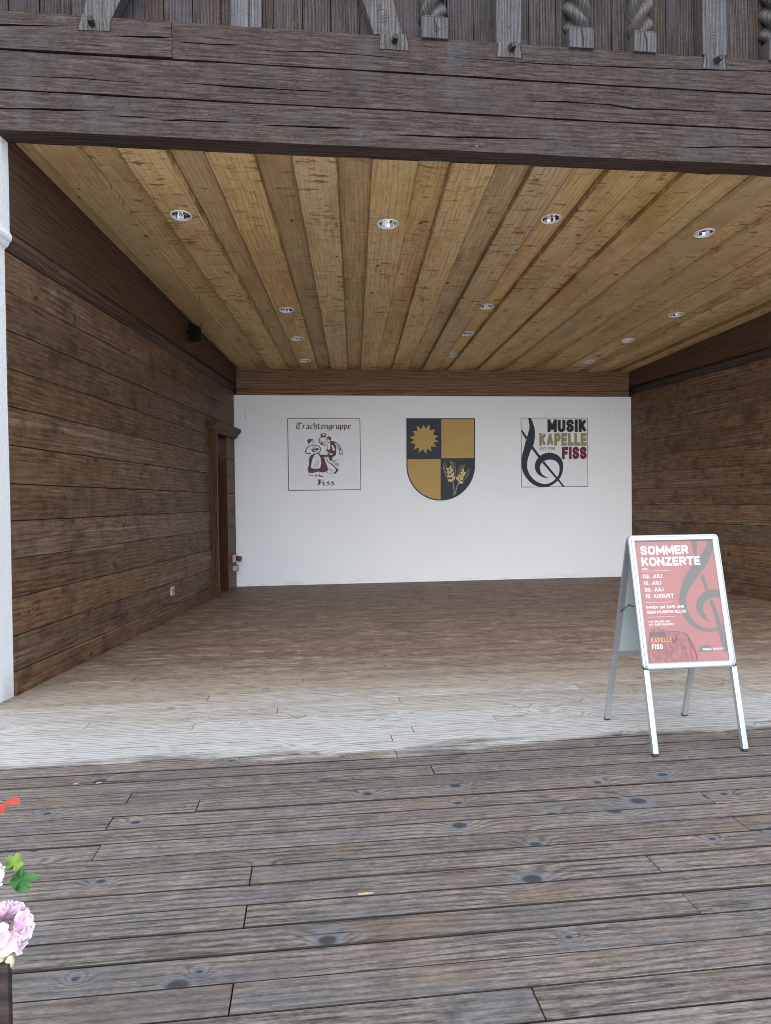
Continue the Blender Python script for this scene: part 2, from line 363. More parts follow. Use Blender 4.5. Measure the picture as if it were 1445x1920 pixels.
m_plaster, m_rough = plaster(), rough_plaster()

# ------------------------------------------------------------------ ground and deck
def ground_mat():
    M = N('pale bounce ground'); P = M.pos()  # unseen ground, tone raised to bounce light up onto the ceiling
    n = M.noise(M.vmul(P, (.6, .6, .6)), 1, 6, .6); n2 = M.noise(M.vmul(P, (55, 55, 55)), 1, 3, .6)
    M.bump(n2, .8, .01)
    return M.fin(M.ramp(M.math('MULTIPLY_ADD', n2, .6, M.math('MULTIPLY', n, .4)), [(.3, (.42, .41, .39)), (.7, (.60, .585, .56))]), .9)
g = MB(); g.poly([(-600, -600, -.47), (600, -600, -.47), (600, 600, -.47), (-600, 600, -.47)])
g.build('ground', ground_mat(), kind='structure')

PITCH, Y0 = .1031, 1.6155                                # deck board pitch and one known seam
DX0, DX1 = -4.2, 8.0
known = {2.487: -.739, 2.282: -.722, 2.069: -.2, 1.87: -.197, 1.56: -.2, 2.68: -.725, 3.176: .373, 2.985: .369, 2.735: 1.488, 2.368: 1.497,
         2.158: 1.491, 3.701: -.2, 3.391: .948, 3.682: 1.535}
d = MB(); rnd = random.Random(3)
for k in range(-12, 76):
    y = Y0 + k*PITCH; yc = y + PITCH/2
    if yc > 9.44: break
    cuts = [x for yy, x in known.items() if abs(yy-yc) < PITCH/2]
    if cuts: cuts = [cuts[0]-rnd.choice((3.3, 2.75)), cuts[0], cuts[0]+rnd.choice((2.8, 3.35, 3.9)), cuts[0]+6.6]
    else:
        a = -3.4 + .556*rnd.randint(0, 7)
        if -1.3 < a < 2.2 and yc < 3.1: a = 2.6 + .556*rnd.randint(0, 2)
        cuts = [a-3.6, a, a+3.9]
    xs = [DX0]+[c for c in sorted(cuts) if DX0+.4 < c < DX1-.4]+[DX1]
    gap = rnd.choice((.0022, .003, .0042, .0062)) if yc < 4 else .0025
    for a, b in zip(xs, xs[1:]):
        dz = rnd.uniform(-.0012, .0012); random.seed(k*31+int(a*10))
        d.board((a+.0018, y+gap/2, -.028+dz), (b-a-.0036, 0, rnd.uniform(-.0008, .0008)), (0, PITCH-gap, rnd.uniform(-.001, .001)), (0, 0, .028))
bed = MB(); bed.board((DX0, Y0-12*PITCH, -.2), (DX1-DX0, 0, 0), (0, 9.4-Y0+12*PITCH, 0), (0, 0, .168))
deck = d.build('deck', m_deck, bevel=.0022, kind='structure')
bed.build('substructure', m_dark, deck)
fs = MB(); fs.board((DX0, Y0-12*PITCH-.028, -.46), (DX1-DX0, 0, 0), (0, 0, .455), (0, .026, 0)); fs.build('fascia', m_under, deck)
chip = plain('pale wood splinter', (.42, .32, .19), .7)
for i, (u, v, lu, lv, lab) in enumerate(((672, 1677, 702, 1675, 'yellow wood splinter lying along a deck seam'), (138, 1471, 148, 1469, 'small pale chip left of its twin on the dark deck'), (181, 1469, 192, 1467, 'small pale chip right of its twin on the dark deck'))):
    a, b = on_z(u, v, .001), on_z(lu, lv, .001); q = MB()
    dd = (b-a); nn = Vector((-dd.y, dd.x, 0)).normalized()*.004
    q.prism([a-nn*.4, a+dd*.5-nn, b, a+dd*.6+nn*.7, a+nn*.3], (0, 0, .003)); q.build('wood_splinter', chip, label=lab, cat='splinter', group='wood splinters on the deck', fix=True)

# ------------------------------------------------------------------ walls of the stage
TL, TR = tan(radians(8.5)), tan(radians(7.43))
YB = 9.41                                                # back wall
def xl(y): return -1.802 + (y-4.257)*TL
def xr(y): return 4.712 + (YB-y)*TR
def zc(y): return 3.01 + .063*(YB-y)
SEAMS = [.144, .362, .597, .83, 1.062, 1.288, 1.522, 1.757, 1.985, 2.218, 2.45, 2.69]

def side_wall(name, label, xf, sgn, y0, y1, hole=None, sk_h=.144):
    """sgn +1: the room lies to +x of the wall"""
    root = empty(name, (xf((y0+y1)/2), (y0+y1)/2, 0), label, 'wall')
    def P(y, dd, z): 
        k = (xf(y1)-xf(y0))/(y1-y0); n = Vector((1, -k, 0)).normalized()*sgn
        return Vector((xf(y), y, z)) + n*dd
    q = MB()
    def plank(ya, yb, za, zb, d0, d1, m=0):
        q.hexa([P(ya, d0, za), P(ya, d1, za), P(ya, d1, zb), P(ya, d0, zb), P(yb, d0, za), P(yb, d1, za), P(yb, d1, zb), P(yb, d0, zb)], m)
    for i, (a, b) in enumerate(zip(SEAMS, SEAMS[1:])):
        g_ = random.choice((.0018, .0024, .0032))
        segs = [(y0, y1)]
        if hole and a < hole[2]-.03: segs = [(y0, hole[0]), (hole[1], y1)]
        elif i % 3 == 1: segs = [(y0, y0+2.6+random.random()), ]; segs.append((segs[0][1]+.002, y1))
        for ya, yb in segs: plank(ya, yb, a+g_, b-g_, -.0078, random.uniform(-.001, .001))
    if hole: plank(hole[1], y1, .001, SEAMS[0]-.001, -.0078, .0)
    bk = MB()
    def back(ya, yb, za, zb): bk.hexa([P(ya, -.2, za), P(ya, -.008, za), P(ya, -.008, zb), P(ya, -.2, zb), P(yb, -.2, za), P(yb, -.008, za), P(yb, -.008, zb), P(yb, -.2, zb)])
    if hole:
        back(y0, hole[0], -.03, 3.5); back(hole[1], y1, -.03, 3.5); back(hole[0]+.0005, hole[1]-.0005, hole[2], 3.5)
    else: back(y0, y1, -.03, 3.5)
    q.build('plank_panelling', m_wall, root, bevel=.0025, fix=True)
    bk.build('wall_core', m_dark, root, fix=True)
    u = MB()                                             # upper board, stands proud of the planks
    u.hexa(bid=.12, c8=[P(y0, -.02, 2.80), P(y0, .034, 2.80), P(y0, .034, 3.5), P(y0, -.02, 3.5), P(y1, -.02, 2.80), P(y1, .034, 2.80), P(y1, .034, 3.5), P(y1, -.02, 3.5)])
    u.build('upper_board', m_wall_shaded, root, fix=True)
    c = MB()
    prof = [(-.02, 2.692), (.004, 2.692), (.006, 2.70), (.018, 2.706), (.026, 2.716), (.026, 2.724), (.031, 2.73), (.044, 2.742), (.05, 2.757), (.05, 2.768), (.046, 2.778), (.036, 2.786), (.03, 2.798), (-.02, 2.798)]
    o = P(y0, 0, 0); A = P(y1, 0, 0)-o
    c.sweep([P(y0, dd, z)-o for dd, z in prof], o, A, smooth=True); c.build('cornice_moulding', m_mould, root, fix=True)
    s_ = MB(); segs = [(y0, y0+2.25), (y0+2.253, hole[0]-.1 if hole else y1)]
    for ya, yb in segs:
        o = P(ya, 0, 0); A = P(yb, 0, 0)-o
        s_.sweep([P(ya, dd, z)-P(ya, 0, 0) for dd, z in ((-.02, .001), (.014, .001), (.014, sk_h-.012), (.008, sk_h-.002), (-.02, sk_h-.002))], o, A)
    s_.build('baseboard', m_wall if not hole else m_wall, root, bevel=.002, fix=True)
    return root, P

lw, PL = side_wall('wooden_wall', 'dark brown plank wall left of the stage, with a doorway at its far end', xl, 1, 4.257, YB-.002, hole=(8.43, 9.03, 2.035))
rw, PR = side_wall('wooden_wall', 'dark brown plank wall right of the stage, behind the poster stand', xr, -1, 4.257, YB-.002)

# doorway in the left wall
dr = empty('door', (xl(8.7), 8.7, 0)); dr.parent = lw; dr.location = dr.location - lw.location
def box8(q, f, ya, yb, d0, d1, za, zb, bid=None, vert=True):
    a = [f(ya, d0, za), f(ya, d1, za), f(yb, d1, za), f(yb, d0, za), f(ya, d0, zb), f(ya, d1, zb), f(yb, d1, zb), f(yb, d0, zb)]
    if not vert: a = [a[0], a[1], a[5], a[4], a[3], a[2], a[6], a[7]]
    q.hexa(a, bid=bid)
q = MB()                                                 # stepped casing beside the opening
for ya, yb, d1 in ((8.30, 8.335, .05), (8.3352, 8.395, .062), (8.3952, 8.429, .045)):
    box8(q, PL, ya, yb, -.02, d1, .20, 2.035)
for ya, yb, d1 in ((8.297, 8.337, .056), (8.3372, 8.398, .068), (8.3982, 8.431, .05)): box8(q, PL, ya, yb, -.02, d1, .001, .199)
q.build('door_casing', m_trim, dr, bevel=.003, fix=True)
q = MB(); box8(q, PL, 9.0, 9.0295, -.42, .002, .001, 2.034); box8(q, PL, 8.4305, 8.46, -.42, .002, .001, 2.034); q.build('door_jamb', m_jamb, dr, bevel=.002, fix=True)
q = MB(); box8(q, PL, 8.461, 8.999, -.42, -.38, .004, 2.03)
for za, zb in ((.2, .9), (1.05, 1.85)): box8(q, PL, 8.55, 8.91, -.379, -.372, za, zb)
q.build('door_leaf', m_jamb, dr, bevel=.003, fix=True)
q = MB(); y0_, y1_ = 8.22, 9.36
prof = [(-.02, 2.036), (.035, 2.036), (.035, 2.052), (.05, 2.06), (.062, 2.072), (.068, 2.095), (.09, 2.11), (.104, 2.128), (.11, 2.145), (.11, 2.166), (.096, 2.174), (-.02, 2.174)]
o = PL(y0_, 0, 0); q.sweep([PL(y0_, a, z)-o for a, z in prof], o, PL(y1_, 0, 0)-o); q.build('door_cornice', m_trim, dr, bevel=.002, fix=True)

# plaster pier at the opening, left
def pier(name, label, f, sgn, xo):
    root = empty(name, (f(4.13), 4.13, 0), label, 'pier'); q = MB()
    k = TL if sgn > 0 else -TR; n = Vector((1, -k, 0)).normalized()*sgn
    ya, yb = 3.98, 4.2565
    pr = [(0, -.02), (0, .55), (.002, 1.2), (-.002, 1.9), (0, 2.692), (.006, 2.70), (.02, 2.708), (.028, 2.722), (.031, 2.73), (.046, 2.745), (.05, 2.768), (.04, 2.784), (.034, 2.80), (.036, 3.1), (.034, 3.333)]
    inn0 = [Vector((f(ya), ya, z))+n*dd for dd, z in pr]; inn1 = [Vector((f(yb), yb, z))+n*dd for dd, z in pr]
    out0 = [Vector((xo, ya, z)) for dd, z in pr]; out1 = [Vector((xo, yb, z)) for dd, z in pr]
    R = [[q.vert(p) for p in L_] for L_ in (out0, inn0, inn1, out1)]
    for i in range(len(pr)-1):
        for j in range(4):
            a, b = R[j], R[(j+1) % 4]; q.face([a[i], b[i], b[i+1], a[i+1]])
    q.face([r[0] for r in R][::-1]); q.face([r[-1] for r in R])
    return q.build('pier_shaft', m_rough, root, bevel=.006, fix=True)
pier('plaster_pier', 'rough white plaster pier at the left edge, under the beam', xl, 1, -2.35)
pier('plaster_pier', 'rough white plaster pier out of frame at the right end of the beam', xr, -1, 6.0)

# back wall
bw = empty('back_wall', (1.85, YB, 0), 'smooth white back wall carrying three painted signs under a brown frieze', 'wall')
q = MB(); q.board((xl(YB)-.05, YB, -.03), (xr(YB)-xl(YB)+.1, 0, 0), (0, 0, 2.683), (0, .25, 0)); q.build('plaster_face', m_plaster, bw)
q = MB(); q.board((xl(YB)+.036, YB-.022, 2.728), (xr(YB)-xl(YB)-.072, 0, 0), (0, 0, .285), (0, .2, 0)); q.build('frieze_board', m_frieze, bw, bevel=.002)
q = MB(); q.board((xl(YB)+.036, YB-.014, 2.6535), (xr(YB)-xl(YB)-.072, 0, 0), (0, 0, .072), (0, .2, 0)); q.build('frieze_strip', m_frieze, bw, bevel=.002)
q = MB(); q.board((xl(YB)-.3, YB-.0015, 2.655), (.33, 0, 0), (0, 0, .9), (0, .3, 0)); q.board((xr(YB)-.03, YB-.0015, 2.655), (.33, 0, 0), (0, 0, .9), (0, .3, 0)); q.build('wall_core', m_dark, bw)

# ------------------------------------------------------------------ ceiling: fanned boards, every second one lower
FR = [(-1.647, -1.387), (-1.152, -.856), (-.63, -.316), (-.094, .201), (.422, .719), (.935, 1.232), (1.476, 1.752), (1.998, 2.262), (2.526, 2.79), (3.049, 3.315), (3.57, 3.84), (4.10, 4.36), (4.62, 4.88), (5.15, 5.36)]
BK = [(-.929, -.71), (-.519, -.26), (-.091, .158), (.324, .567), (.735, .957), (1.161, 1.395), (1.588, 1.813), (1.96, 2.18), (2.382, 2.60), (2.783, 3.0), (3.203, 3.42), (3.65, 3.85), (4.06, 4.27), (4.46, 4.65)]
YF_, YK = 4.2615, 9.55
LIGHTS = [(340, 404), (727, 420), (1032, 419), (1320, 437), (538, 581), (911, 581), (1268, 590), (558, 635), (875, 631), (1176, 638), (572, 676), (844, 671), (1104, 678)]
nC = Vector((0, .063, 1)).normalized(); RL = .078; RD = .036                                       # light radius, board step
lp = [on(u, v, nC, Vector((0, YB, 3.01))) for u, v in LIGHTS]
ce = empty('wooden_ceiling', (1.8, 6.8, 3.17), 'yellow brown ceiling of fanned rough boards, every second board hanging lower', 'ceiling')
ce.rotation_euler = (0, 0, 0)
q = MB(); q2 = MB(); light_z = []
def bx(i, e, y): t = (y-YF_)/(YK-YF_); return FR[i][e]*(1-t)+BK[i][e]*t
placed = []; holes = {}
for p in lp:                                             # the board each light sits in: ('low', i) or ('high', i) between low boards i and i+1
    best = None
    for i in range(len(FR)):
        spans = [(('low', i), bx(i, 0, p.y), bx(i, 1, p.y))]
        if i+1 < len(FR): spans.append((('high', i), bx(i, 1, p.y), bx(i+1, 0, p.y)))
        for key, a, b in spans:
            if a <= p.x <= b: best = (key, a, b)
    key, a, b = best; x = min(max(p.x, a+RL+.012), b-RL-.012) if b-a > 2*RL+.03 else (a+b)/2
    c = Vector((x, p.y, zc(p.y)+(RD if key[0] == 'high' else 0))); placed.append((key, c)); holes.setdefault(key, []).append(c)
def cv(mb, xa, x, y, dz, bid, r1, r2, ac=.5): return mb.vert((x, y, zc(y)+dz), (r1+y, r2+x-xa(y), bid*40), bid, ac)
def ceiling_board(xa, xb, dz, hs):
    bid = random.random(); r1, r2 = random.uniform(0, 50), random.uniform(0, 50); hs = sorted(hs, key=lambda p: p.y)
    V = lambda x, y: cv(q, xa, x, y, dz, bid, r1, r2, (x-xa(y))/max(1e-6, xb(y)-xa(y)))
    cutsY = [YF_]
    for p in hs: cutsY += [p.y-RL*1.25, p.y+RL*1.25]
    cutsY.append(YK)
    for c0, c1 in zip(cutsY, cutsY[1:]):
        hole = [p for p in hs if abs((c0+c1)/2-p.y) < 1e-4]
        A = [(xa(c0), c0), (xb(c0), c0), (xb(c1), c1), (xa(c1), c1)]
        if not hole: q.face([V(x, y) for x, y in A][::-1]); continue
        p = hole[0]; NN = 40; inner = []; outer = []
        cor = [atan2(y-p.y, x-p.x) % (2*pi) for x, y in A]
        an = sorted([2*pi*k/NN for k in range(NN) if min(abs((2*pi*k/NN-c+pi) % (2*pi)-pi) for c in cor) > .05]+cor)
        for a_ in an:
            dx, dy = cos(a_), sin(a_); best = 9
            for (x0, y0_), (x1, y1_) in zip(A, A[1:]+A[:1]):
                ex, ey = x1-x0, y1_-y0_; den = dx*ey-dy*ex
                if abs(den) < 1e-9: continue
                t = ((x0-p.x)*ey-(y0_-p.y)*ex)/den; u_ = ((x0-p.x)*dy-(y0_-p.y)*dx)/den
                if t > 0 and -1e-6 <= u_ <= 1+1e-6: best = min(best, t)
            outer.append(V(p.x+dx*best, p.y+dy*best)); inner.append(V(p.x+dx*RL*.9, p.y+dy*RL*.9))
        for k in range(len(an)):
            j = (k+1) % len(an); q.face([outer[k], inner[k], inner[j], outer[j]])
    return bid, r1, r2
for i in range(len(FR)):
    bid, r1, r2 = ceiling_board(lambda y: bx(i, 0, y), lambda y: bx(i, 1, y), 0, holes.get(('low', i), []))
    for e in (0, 1):                                     # sides of the low board
        v = [(bx(i, e, YF_), YF_, 0), (bx(i, e, YK), YK, 0), (bx(i, e, YK), YK, RD+.002), (bx(i, e, YF_), YF_, RD+.002)]
        ids = [q.vert((x, y, zc(y)+dz), (r1+y, r2+dz+e*.3, bid*40), bid, .02) for x, y, dz in v]  # low edge value paints the recess shade onto the step sides
        q.face(ids if e else ids[::-1])
    if i == 0: ceiling_board(lambda y: xl(y)-.2, lambda y: bx(0, 0, y), RD, [])
    if i+1 < len(FR): ceiling_board(lambda y: bx(i, 1, y), lambda y: bx(i+1, 0, y), RD, holes.get(('high', i), []))
    else: ceiling_board(lambda y: bx(i, 1, y), lambda y: 6.2, RD, [])
q.build('ceiling_boards', m_ceil, ce)
q = MB(); q.hexa([(-2.3, YF_, zc(YF_)+.16), (6.3, YF_, zc(YF_)+.16), (6.3, YF_, zc(YF_)+.3), (-2.3, YF_, zc(YF_)+.3), (-2.3, 9.66, zc(9.66)+.16), (6.3, 9.66, zc(9.66)+.16), (6.3, 9.66, zc(9.66)+.3), (-2.3, 9.66, zc(9.66)+.3)])
q.build('ceiling_backing', m_dark, ce, fix=True)

# downlights
m_ring = plain('satin lamp ring', (.9, .9, .91), .35, .0); m_mirror = plain('lamp mirror', (.9, .91, .93), .04, 1., var=.02)
m_bulb = plain('frosted lamp glass', (.75, .76, .78), .3); m_hole = plain('lamp socket', (.02, .02, .022), .5)
rows = ['front row', 'second row', 'third row', 'rear row']; idx = [(0, 4, 'first', 0), (0, 4, 'second', 1), (0, 4, 'third', 2), (0, 4, 'fourth', 3)]
labs = ['leftmost round downlight of the row nearest the beam', 'second round downlight from the left in the row nearest the beam', 'third round downlight from the left in the row nearest the beam', 'rightmost round downlight of the row nearest the beam',
        'left round downlight of the second row from the beam', 'middle round downlight of the second row from the beam', 'right round downlight of the second row from the beam',
        'left round downlight of the third row from the beam', 'middle round downlight of the third row from the beam', 'right round downlight of the third row from the beam',
        'left small round downlight of the rear row by the frieze', 'middle small round downlight of the rear row by the frieze', 'right small round downlight of the rear row by the frieze']
proto = None
for (i, p), lab in zip(placed, labs):
    if proto is None:
        r = empty('downlight', (0, 0, 0)); ax = nC
        q = MB(); q.lathe([(RL*.86, .012), (RL*.86, -.002), (RL*.885, -.006), (RL*.98, -.006), (RL*1.02, -.003), (RL*1.03, .001)], (0, 0, 0), ax, 40); q.build('trim_ring', m_ring, r, fix=False)
        q = MB(); n_ = 14; q.lathe([(RL*.86, .008), (RL*.82, .035), (RL*.74, .065), (RL*.60, .095), (RL*.42, .115)], (0, 0, 0), -ax*-1, n_, smooth=False); q.build('reflector', m_mirror, r)
        q = MB(); q.lathe([(RL*.425, .1145), (RL*.425, .15), (.001, .15)], (0, 0, 0), ax, 16); q.build('lamp_socket', m_hole, r)
        q = MB(); q.lathe([(.012, .15), (.015, .12), (.018, .10), (.018, .085), (.012, .074), (.0005, .072)], (0, 0, 0), ax, 16); q.build('bulb', m_bulb, r)
        proto = r
    else:
        r = proto.copy(); COL.objects.link(r)
        for ch in proto.children:
            c = ch.copy(); COL.objects.link(c); c.parent = r
    r.location = p; tag(r, lab, 'ceiling light', 'downlights in the wooden ceiling')

# ------------------------------------------------------------------ facade
YFc = 4.117; YBk = 4.26; YCL = 4.2
def fx(u, v, y=YFc): p = on_y(u, v, y); return p.x, p.z
def beam(name, label, x0, x1, zb, zt, tracks, parent_group, depth=YBk-YFc, under=None, wav=.0015):
    """front face split along drying cracks; each crack is a real groove. tracks: lists of pixel polylines ((u,v),..., width px)"""
    q = MB(); bid = random.random(); r1, r2 = random.uniform(0, 50), random.uniform(0, 50)
    T = []
    for tr in tracks:
        segs = []
        for pts, wpx in tr:
            segs.append(([fx(u, v) for u, v in pts], wpx*YFc/F))
        T.append(segs)
    n = int((x1-x0)/.02); xs = [x0+(x1-x0)*k/n for k in range(n+1)]
    rn = random.Random(int(zb*1000)+int(x0*7)); ph = [rn.uniform(0, 6) for _ in range(6)]
    def base(x, tr_i, frac):
        return zb+(zt-zb)*frac
    cols = []
    for x in xs:
        zs = [(zb+wav*sin(3*x+ph[0])+wav*.6*sin(11*x+ph[1]), 0)]
        for ti, segs in enumerate(T):
            zz, ww = None, 0
            # default height of the track: hold the nearest segment's level
            best = 9
            for pts, wd in segs:
                a, b = pts[0][0], pts[-1][0]
                if a <= x <= b:
                    for (xa, za), (xb, zb_) in zip(pts, pts[1:]):
                        if xa <= x <= xb:
                            t = (x-xa)/max(1e-6, xb-xa); zz = za+(zb_-za)*t
                    e = min(x-a, b-x); L = b-a
                    ww = wd*min(1, (e/max(.03, L*.22)))*(.8+.2*sin(x*13+ti)); best = 0
                    zz += .0007*sin(x*17+ph[2])+.0004*sin(x*47+ph[3])
            if zz is None:
                ks = sorted(p for pts, wd in segs for p in (pts[0], pts[-1]))
                if x <= ks[0][0]: zz = ks[0][1]
                elif x >= ks[-1][0]: zz = ks[-1][1]
                else:
                    for (xa, za), (xb, zb_) in zip(ks, ks[1:]):
                        if xa <= x <= xb: zz = za+(zb_-za)*(x-xa)/max(1e-6, xb-xa)
            zs.append((zz-ww/2, 1)); zs.append((zz, 2)); zs.append((zz+ww/2, 1))
        zs.append((zt+wav*sin(2.3*x+ph[4])+wav*.6*sin(9*x+ph[5]), 0))
        col = []
        for k, (z, ty) in enumerate(zs):
            wloc = 0
            if ty == 2: wloc = min(.05, 4*(zs[k+1][0]-zs[k-1][0]))
            col.append(q.vert((x, YFc+wloc, z), (r1+x, r2+z+wloc*.2, bid*40), bid))
        # chamfered edges and back
        t = q.vert((x, YBk, zs[-1][0]), (r1+x, r2+zt+.14, bid*40), bid); b = q.vert((x, YBk, zs[0][0]), (r1+x, r2+zb-.14, bid*40), bid)
        cols.append([b]+col+[t])
    m_ = len(cols[0])
    kinds = [0]*m_
    for a, c in zip(cols, cols[1:]):
        for k in range(m_):
            j = (k+1) % m_
            mi = 1 if (under and (k == 0)) else 0
            inner = 2 if (2 <= k < m_-2 and ((k-1) % 3 in (1, 2))) else mi
            q.face([a[k], c[k], c[j], a[j]], inner)
    q.face(cols[0]); q.face(cols[-1][::-1])
    o = q.build(name, [m_beam, m_under, m_dark], None, fix=True, label=label, cat='beam', group=parent_group)
    return o
XB0, XB1 = -2.5, 6.1
GRP = 'stacked facade beams'
beam('timber_beam', 'lowest heavy brown timber beam, spanning the stage opening', XB0, XB1, 3.336, 3.560,
     [[(((440, 231), (495, 228), (530, 230)), 2), (((640, 245), (735, 243), (790, 245)), 2), (((1010, 266), (1150, 270), (1175, 267), (1285, 272)), 4)],
      [(((205, 217), (284, 220)), 3), (((300, 226), (345, 225), (450, 230)), 4), (((480, 234), (560, 237), (670, 241)), 4), (((715, 252), (850, 257), (1040, 261)), 4), (((1265, 278), (1360, 275), (1560, 278)), 3.5)],
      [(((-260, 198), (0, 203), (130, 206), (222, 208)), 4.5)]][1:] , GRP, under=True)
beam('timber_beam', 'middle brown timber beam between the lowest beam and the pegged top beam', XB0, XB1, 3.570, 3.791,
     [[(((0, 140), (150, 147), (300, 158)), 2), (((320, 154), (480, 165), (640, 173)), 3.5), (((960, 189), (1060, 191), (1140, 196), (1185, 204), (1240, 205), (1360, 211)), 3.5), (((1365, 206), (1445, 209), (1600, 214)), 3)]], GRP)
XS = fx(323, 80)[0]
beam('timber_beam', 'short top beam piece at the left, with wide dark gaps, ending at a butt joint', XB0, XS-.002, 3.808, 4.018,
     [[(((-300, 52), (0, 46), (100, 49), (147, 48)), 4.5), (((205, 67), (270, 69), (326, 71)), 4)]], GRP)
beam('timber_beam', 'long top beam carrying carved posts and square pegs, right of the butt joint', XS+.002, XB1, 3.802, 4.018,
     [[(((322, 78), (380, 82), (462, 85)), 3), (((468, 91), (525, 97), (600, 97), (700, 105), (770, 111)), 2.5), (((785, 102), (900, 111), (1020, 120), (1200, 127), (1320, 131), (1600, 137)), 2.5)]], GRP)
# dark core behind the beam gaps
q = MB(); q.board((XB0, YBk-.06, 3.40), (XB1-XB0, 0, 0), (0, 0, .6), (0, .05, 0))
core = q.build('wall_core', m_dark, label='dark timber core behind the facade beams, seen through the gaps', cat='wall')

# upper cladding
cl = empty('board_cladding', (1.8, YCL, 4.5), 'grey brown vertical board cladding behind the carved posts', 'cladding')
q = MB(); js = [-130, -78, -30, 17, 75, 134, 192, 250, 308, 362, 415, 469, 514, 568, 621, 674, 727, 785, 836, 886, 937, 990, 1041, 1093, 1145, 1196, 1247, 1300, 1352, 1405, 1458, 1512, 1565, 1620, 1680, 1740, 1800, 1860, 1920, 1980, 2040, 2100, 2160, 2220, 2280, 2340]
xx = [fx(u, 30, YCL)[0] for u in js]
for a, b in zip(xx, xx[1:]):
    q.board((a+.0025, YCL, 3.99), (0, 0, 1.4), (b-a-.005, 0, 0), (0, .025, 0))
q.build('vertical_boards', m_clad, cl, bevel=.002, fix=True)
q = MB(); q.board((xx[0], YCL+.02, 3.6), (xx[-1]-xx[0], 0, 0), (0, 0, 1.8), (0, .06, 0)); q.build('backing', m_dark, cl)

LUVZ = lambda p: (p.z, p.x, 0)
def facade_poly(pts, y): return [Vector((fx(u, v, y)[0], y, fx(u, v, y)[1])) for u, v in pts]
def up_to(pts_px, y, ztop=5.3):
    """lengthen the first and last outline points along their edges to ztop"""
    P = facade_poly(pts_px, y)
    for e, nx in ((0, 1), (-1, -2)):
        dd = P[e]-P[nx]; P[e] = P[nx]+dd*((ztop-P[nx].z)/dd.z)
    return P
m_peg = plain('blackened peg wood', (.022, .017, .015), .8, var=.3, scale=60, bump=.3)
m_mark = plain('carved cut', (.03, .026, .026), .9)
def mark_strokes(parent, strokes, y, wpx=1.6):
    q = MB()
    for k, ((u0, v0), (u1, v1)) in enumerate(strokes):
        a, b = facade_poly([(u0, v0), (u1, v1)], y-.0006-.0001*k); dd = (b-a).normalized(); nn = Vector((-dd.z, 0, dd.x))*(wpx*y/F/2)
        q.poly([a-nn, b-nn, b+nn, a+nn])
    q.build('carved_mark', m_mark, parent)
def peg(parent, u, v, tilt):
    c = facade_poly([(u, v)], 4.11)[0]; q = MB(); r = .019
    e1 = Vector((cos(tilt), 0, sin(tilt))); e2 = Vector((-sin(tilt), 0, cos(tilt))); A = Vector((.004, -.05, -.008))
    ring = [c+e1*r*a+e2*r*b for a, b in ((-1, -1), (1, -1), (1, 1), (-1, 1))]
    q.hexa([p-Vector((0, -.02, 0)) for p in ring]+[c+(p-c)*.8+A for p in ring]); q.build('peg', m_peg, parent, bevel=.003, fix=True)
def gap_outline(parent, pts, grow=2.2):
    P = facade_poly(pts, 4.1160); c = sum(P, Vector())/len(P); q = MB(); g_ = grow*YFc/F
    q.poly([p+(p-c).normalized()*g_ for p in P]); q.build('joint_gap', m_dark, parent)
def flat_post(label, outline, tenon, pegpos, tilt, marks, group='pegged facade posts'):
    root = empty('facade_post', facade_poly([tenon[0]], 4.13)[0], label, 'post', group)
    q = MB(); P = up_to(outline, 4.113); q.prism(P, (0, .085, 0), luvf=LUVZ); q.build('post_shaft', m_post, root, bevel=.002, fix=True)
    if tenon:
        q = MB(); q.prism(facade_poly(tenon, 4.1128), (0, .02, 0), luvf=LUVZ); q.build('tenon', m_post, root, bevel=.0015, fix=True)
        gap_outline(root, tenon)
    if pegpos: peg(root, *pegpos, tilt)
    if marks: mark_strokes(root, marks, 4.113)
# braces and posts, left to right (outlines in picture columns on the facade plane)
flat_post('grey brace leaning right with a square peg, above the short beam piece', [(163, 0), (150, 42), (206.5, 42), (226, 0)], [(150, 41), (146, 56), (206, 58), (206.5, 41)], (172, 42), .1, None)
r = empty('facade_post', facade_poly([(462, 50)], 4.13)[0], 'narrow double plank post split by a dark slit, without a peg', 'post', 'pegged facade posts')
q = MB()
for a, b in ((433, 466.5), (468.5, 491)): q.prism(up_to([(a, 0), (a, 51), (b, 52), (b, 0)], 4.125), (0, .07, 0), luvf=LUVZ)
q.build('post_shaft', m_post, r, bevel=.002, fix=True)
flat_post('grey brace leaning left, a V and three strokes cut above its peg', [(681, 0), (702, 64), (754, 66), (736, 0)], [(703, 62.8), (714, 65), (712, 91), (766, 95), (760, 64)], (738, 75), -.1,
          [((716, 8), (708, 19)), ((708, 19), (720, 17)), ((714, 31), (724, 28)), ((715, 36), (726, 32)), ((717, 42), (727, 38))])
flat_post('straight grey post with a wedge shaped foot and a small cross cut above its peg', [(929, 0), (930, 80), (976, 82), (976, 0)], [(934, 78.5), (930, 106), (977.5, 108.5), (972, 80.5)], (957, 90), .25, [((949, 47), (957, 55)), ((958, 46), (952, 54))])
flat_post('straight grey post at the right with three strokes and a cross cut above its peg', [(1316, 0), (1317, 102), (1362, 104), (1362, 0)], [(1321, 101), (1317, 128), (1361, 131), (1357, 102.5)], (1342, 113), .45,
          [((1334, 60), (1341, 60.5)), ((1334, 66), (1341, 66.5)), ((1334, 72), (1341, 72.5)), ((1335, 80), (1341, 87)), ((1341, 80), (1335, 87)), ((1338, 88), (1339, 103))])

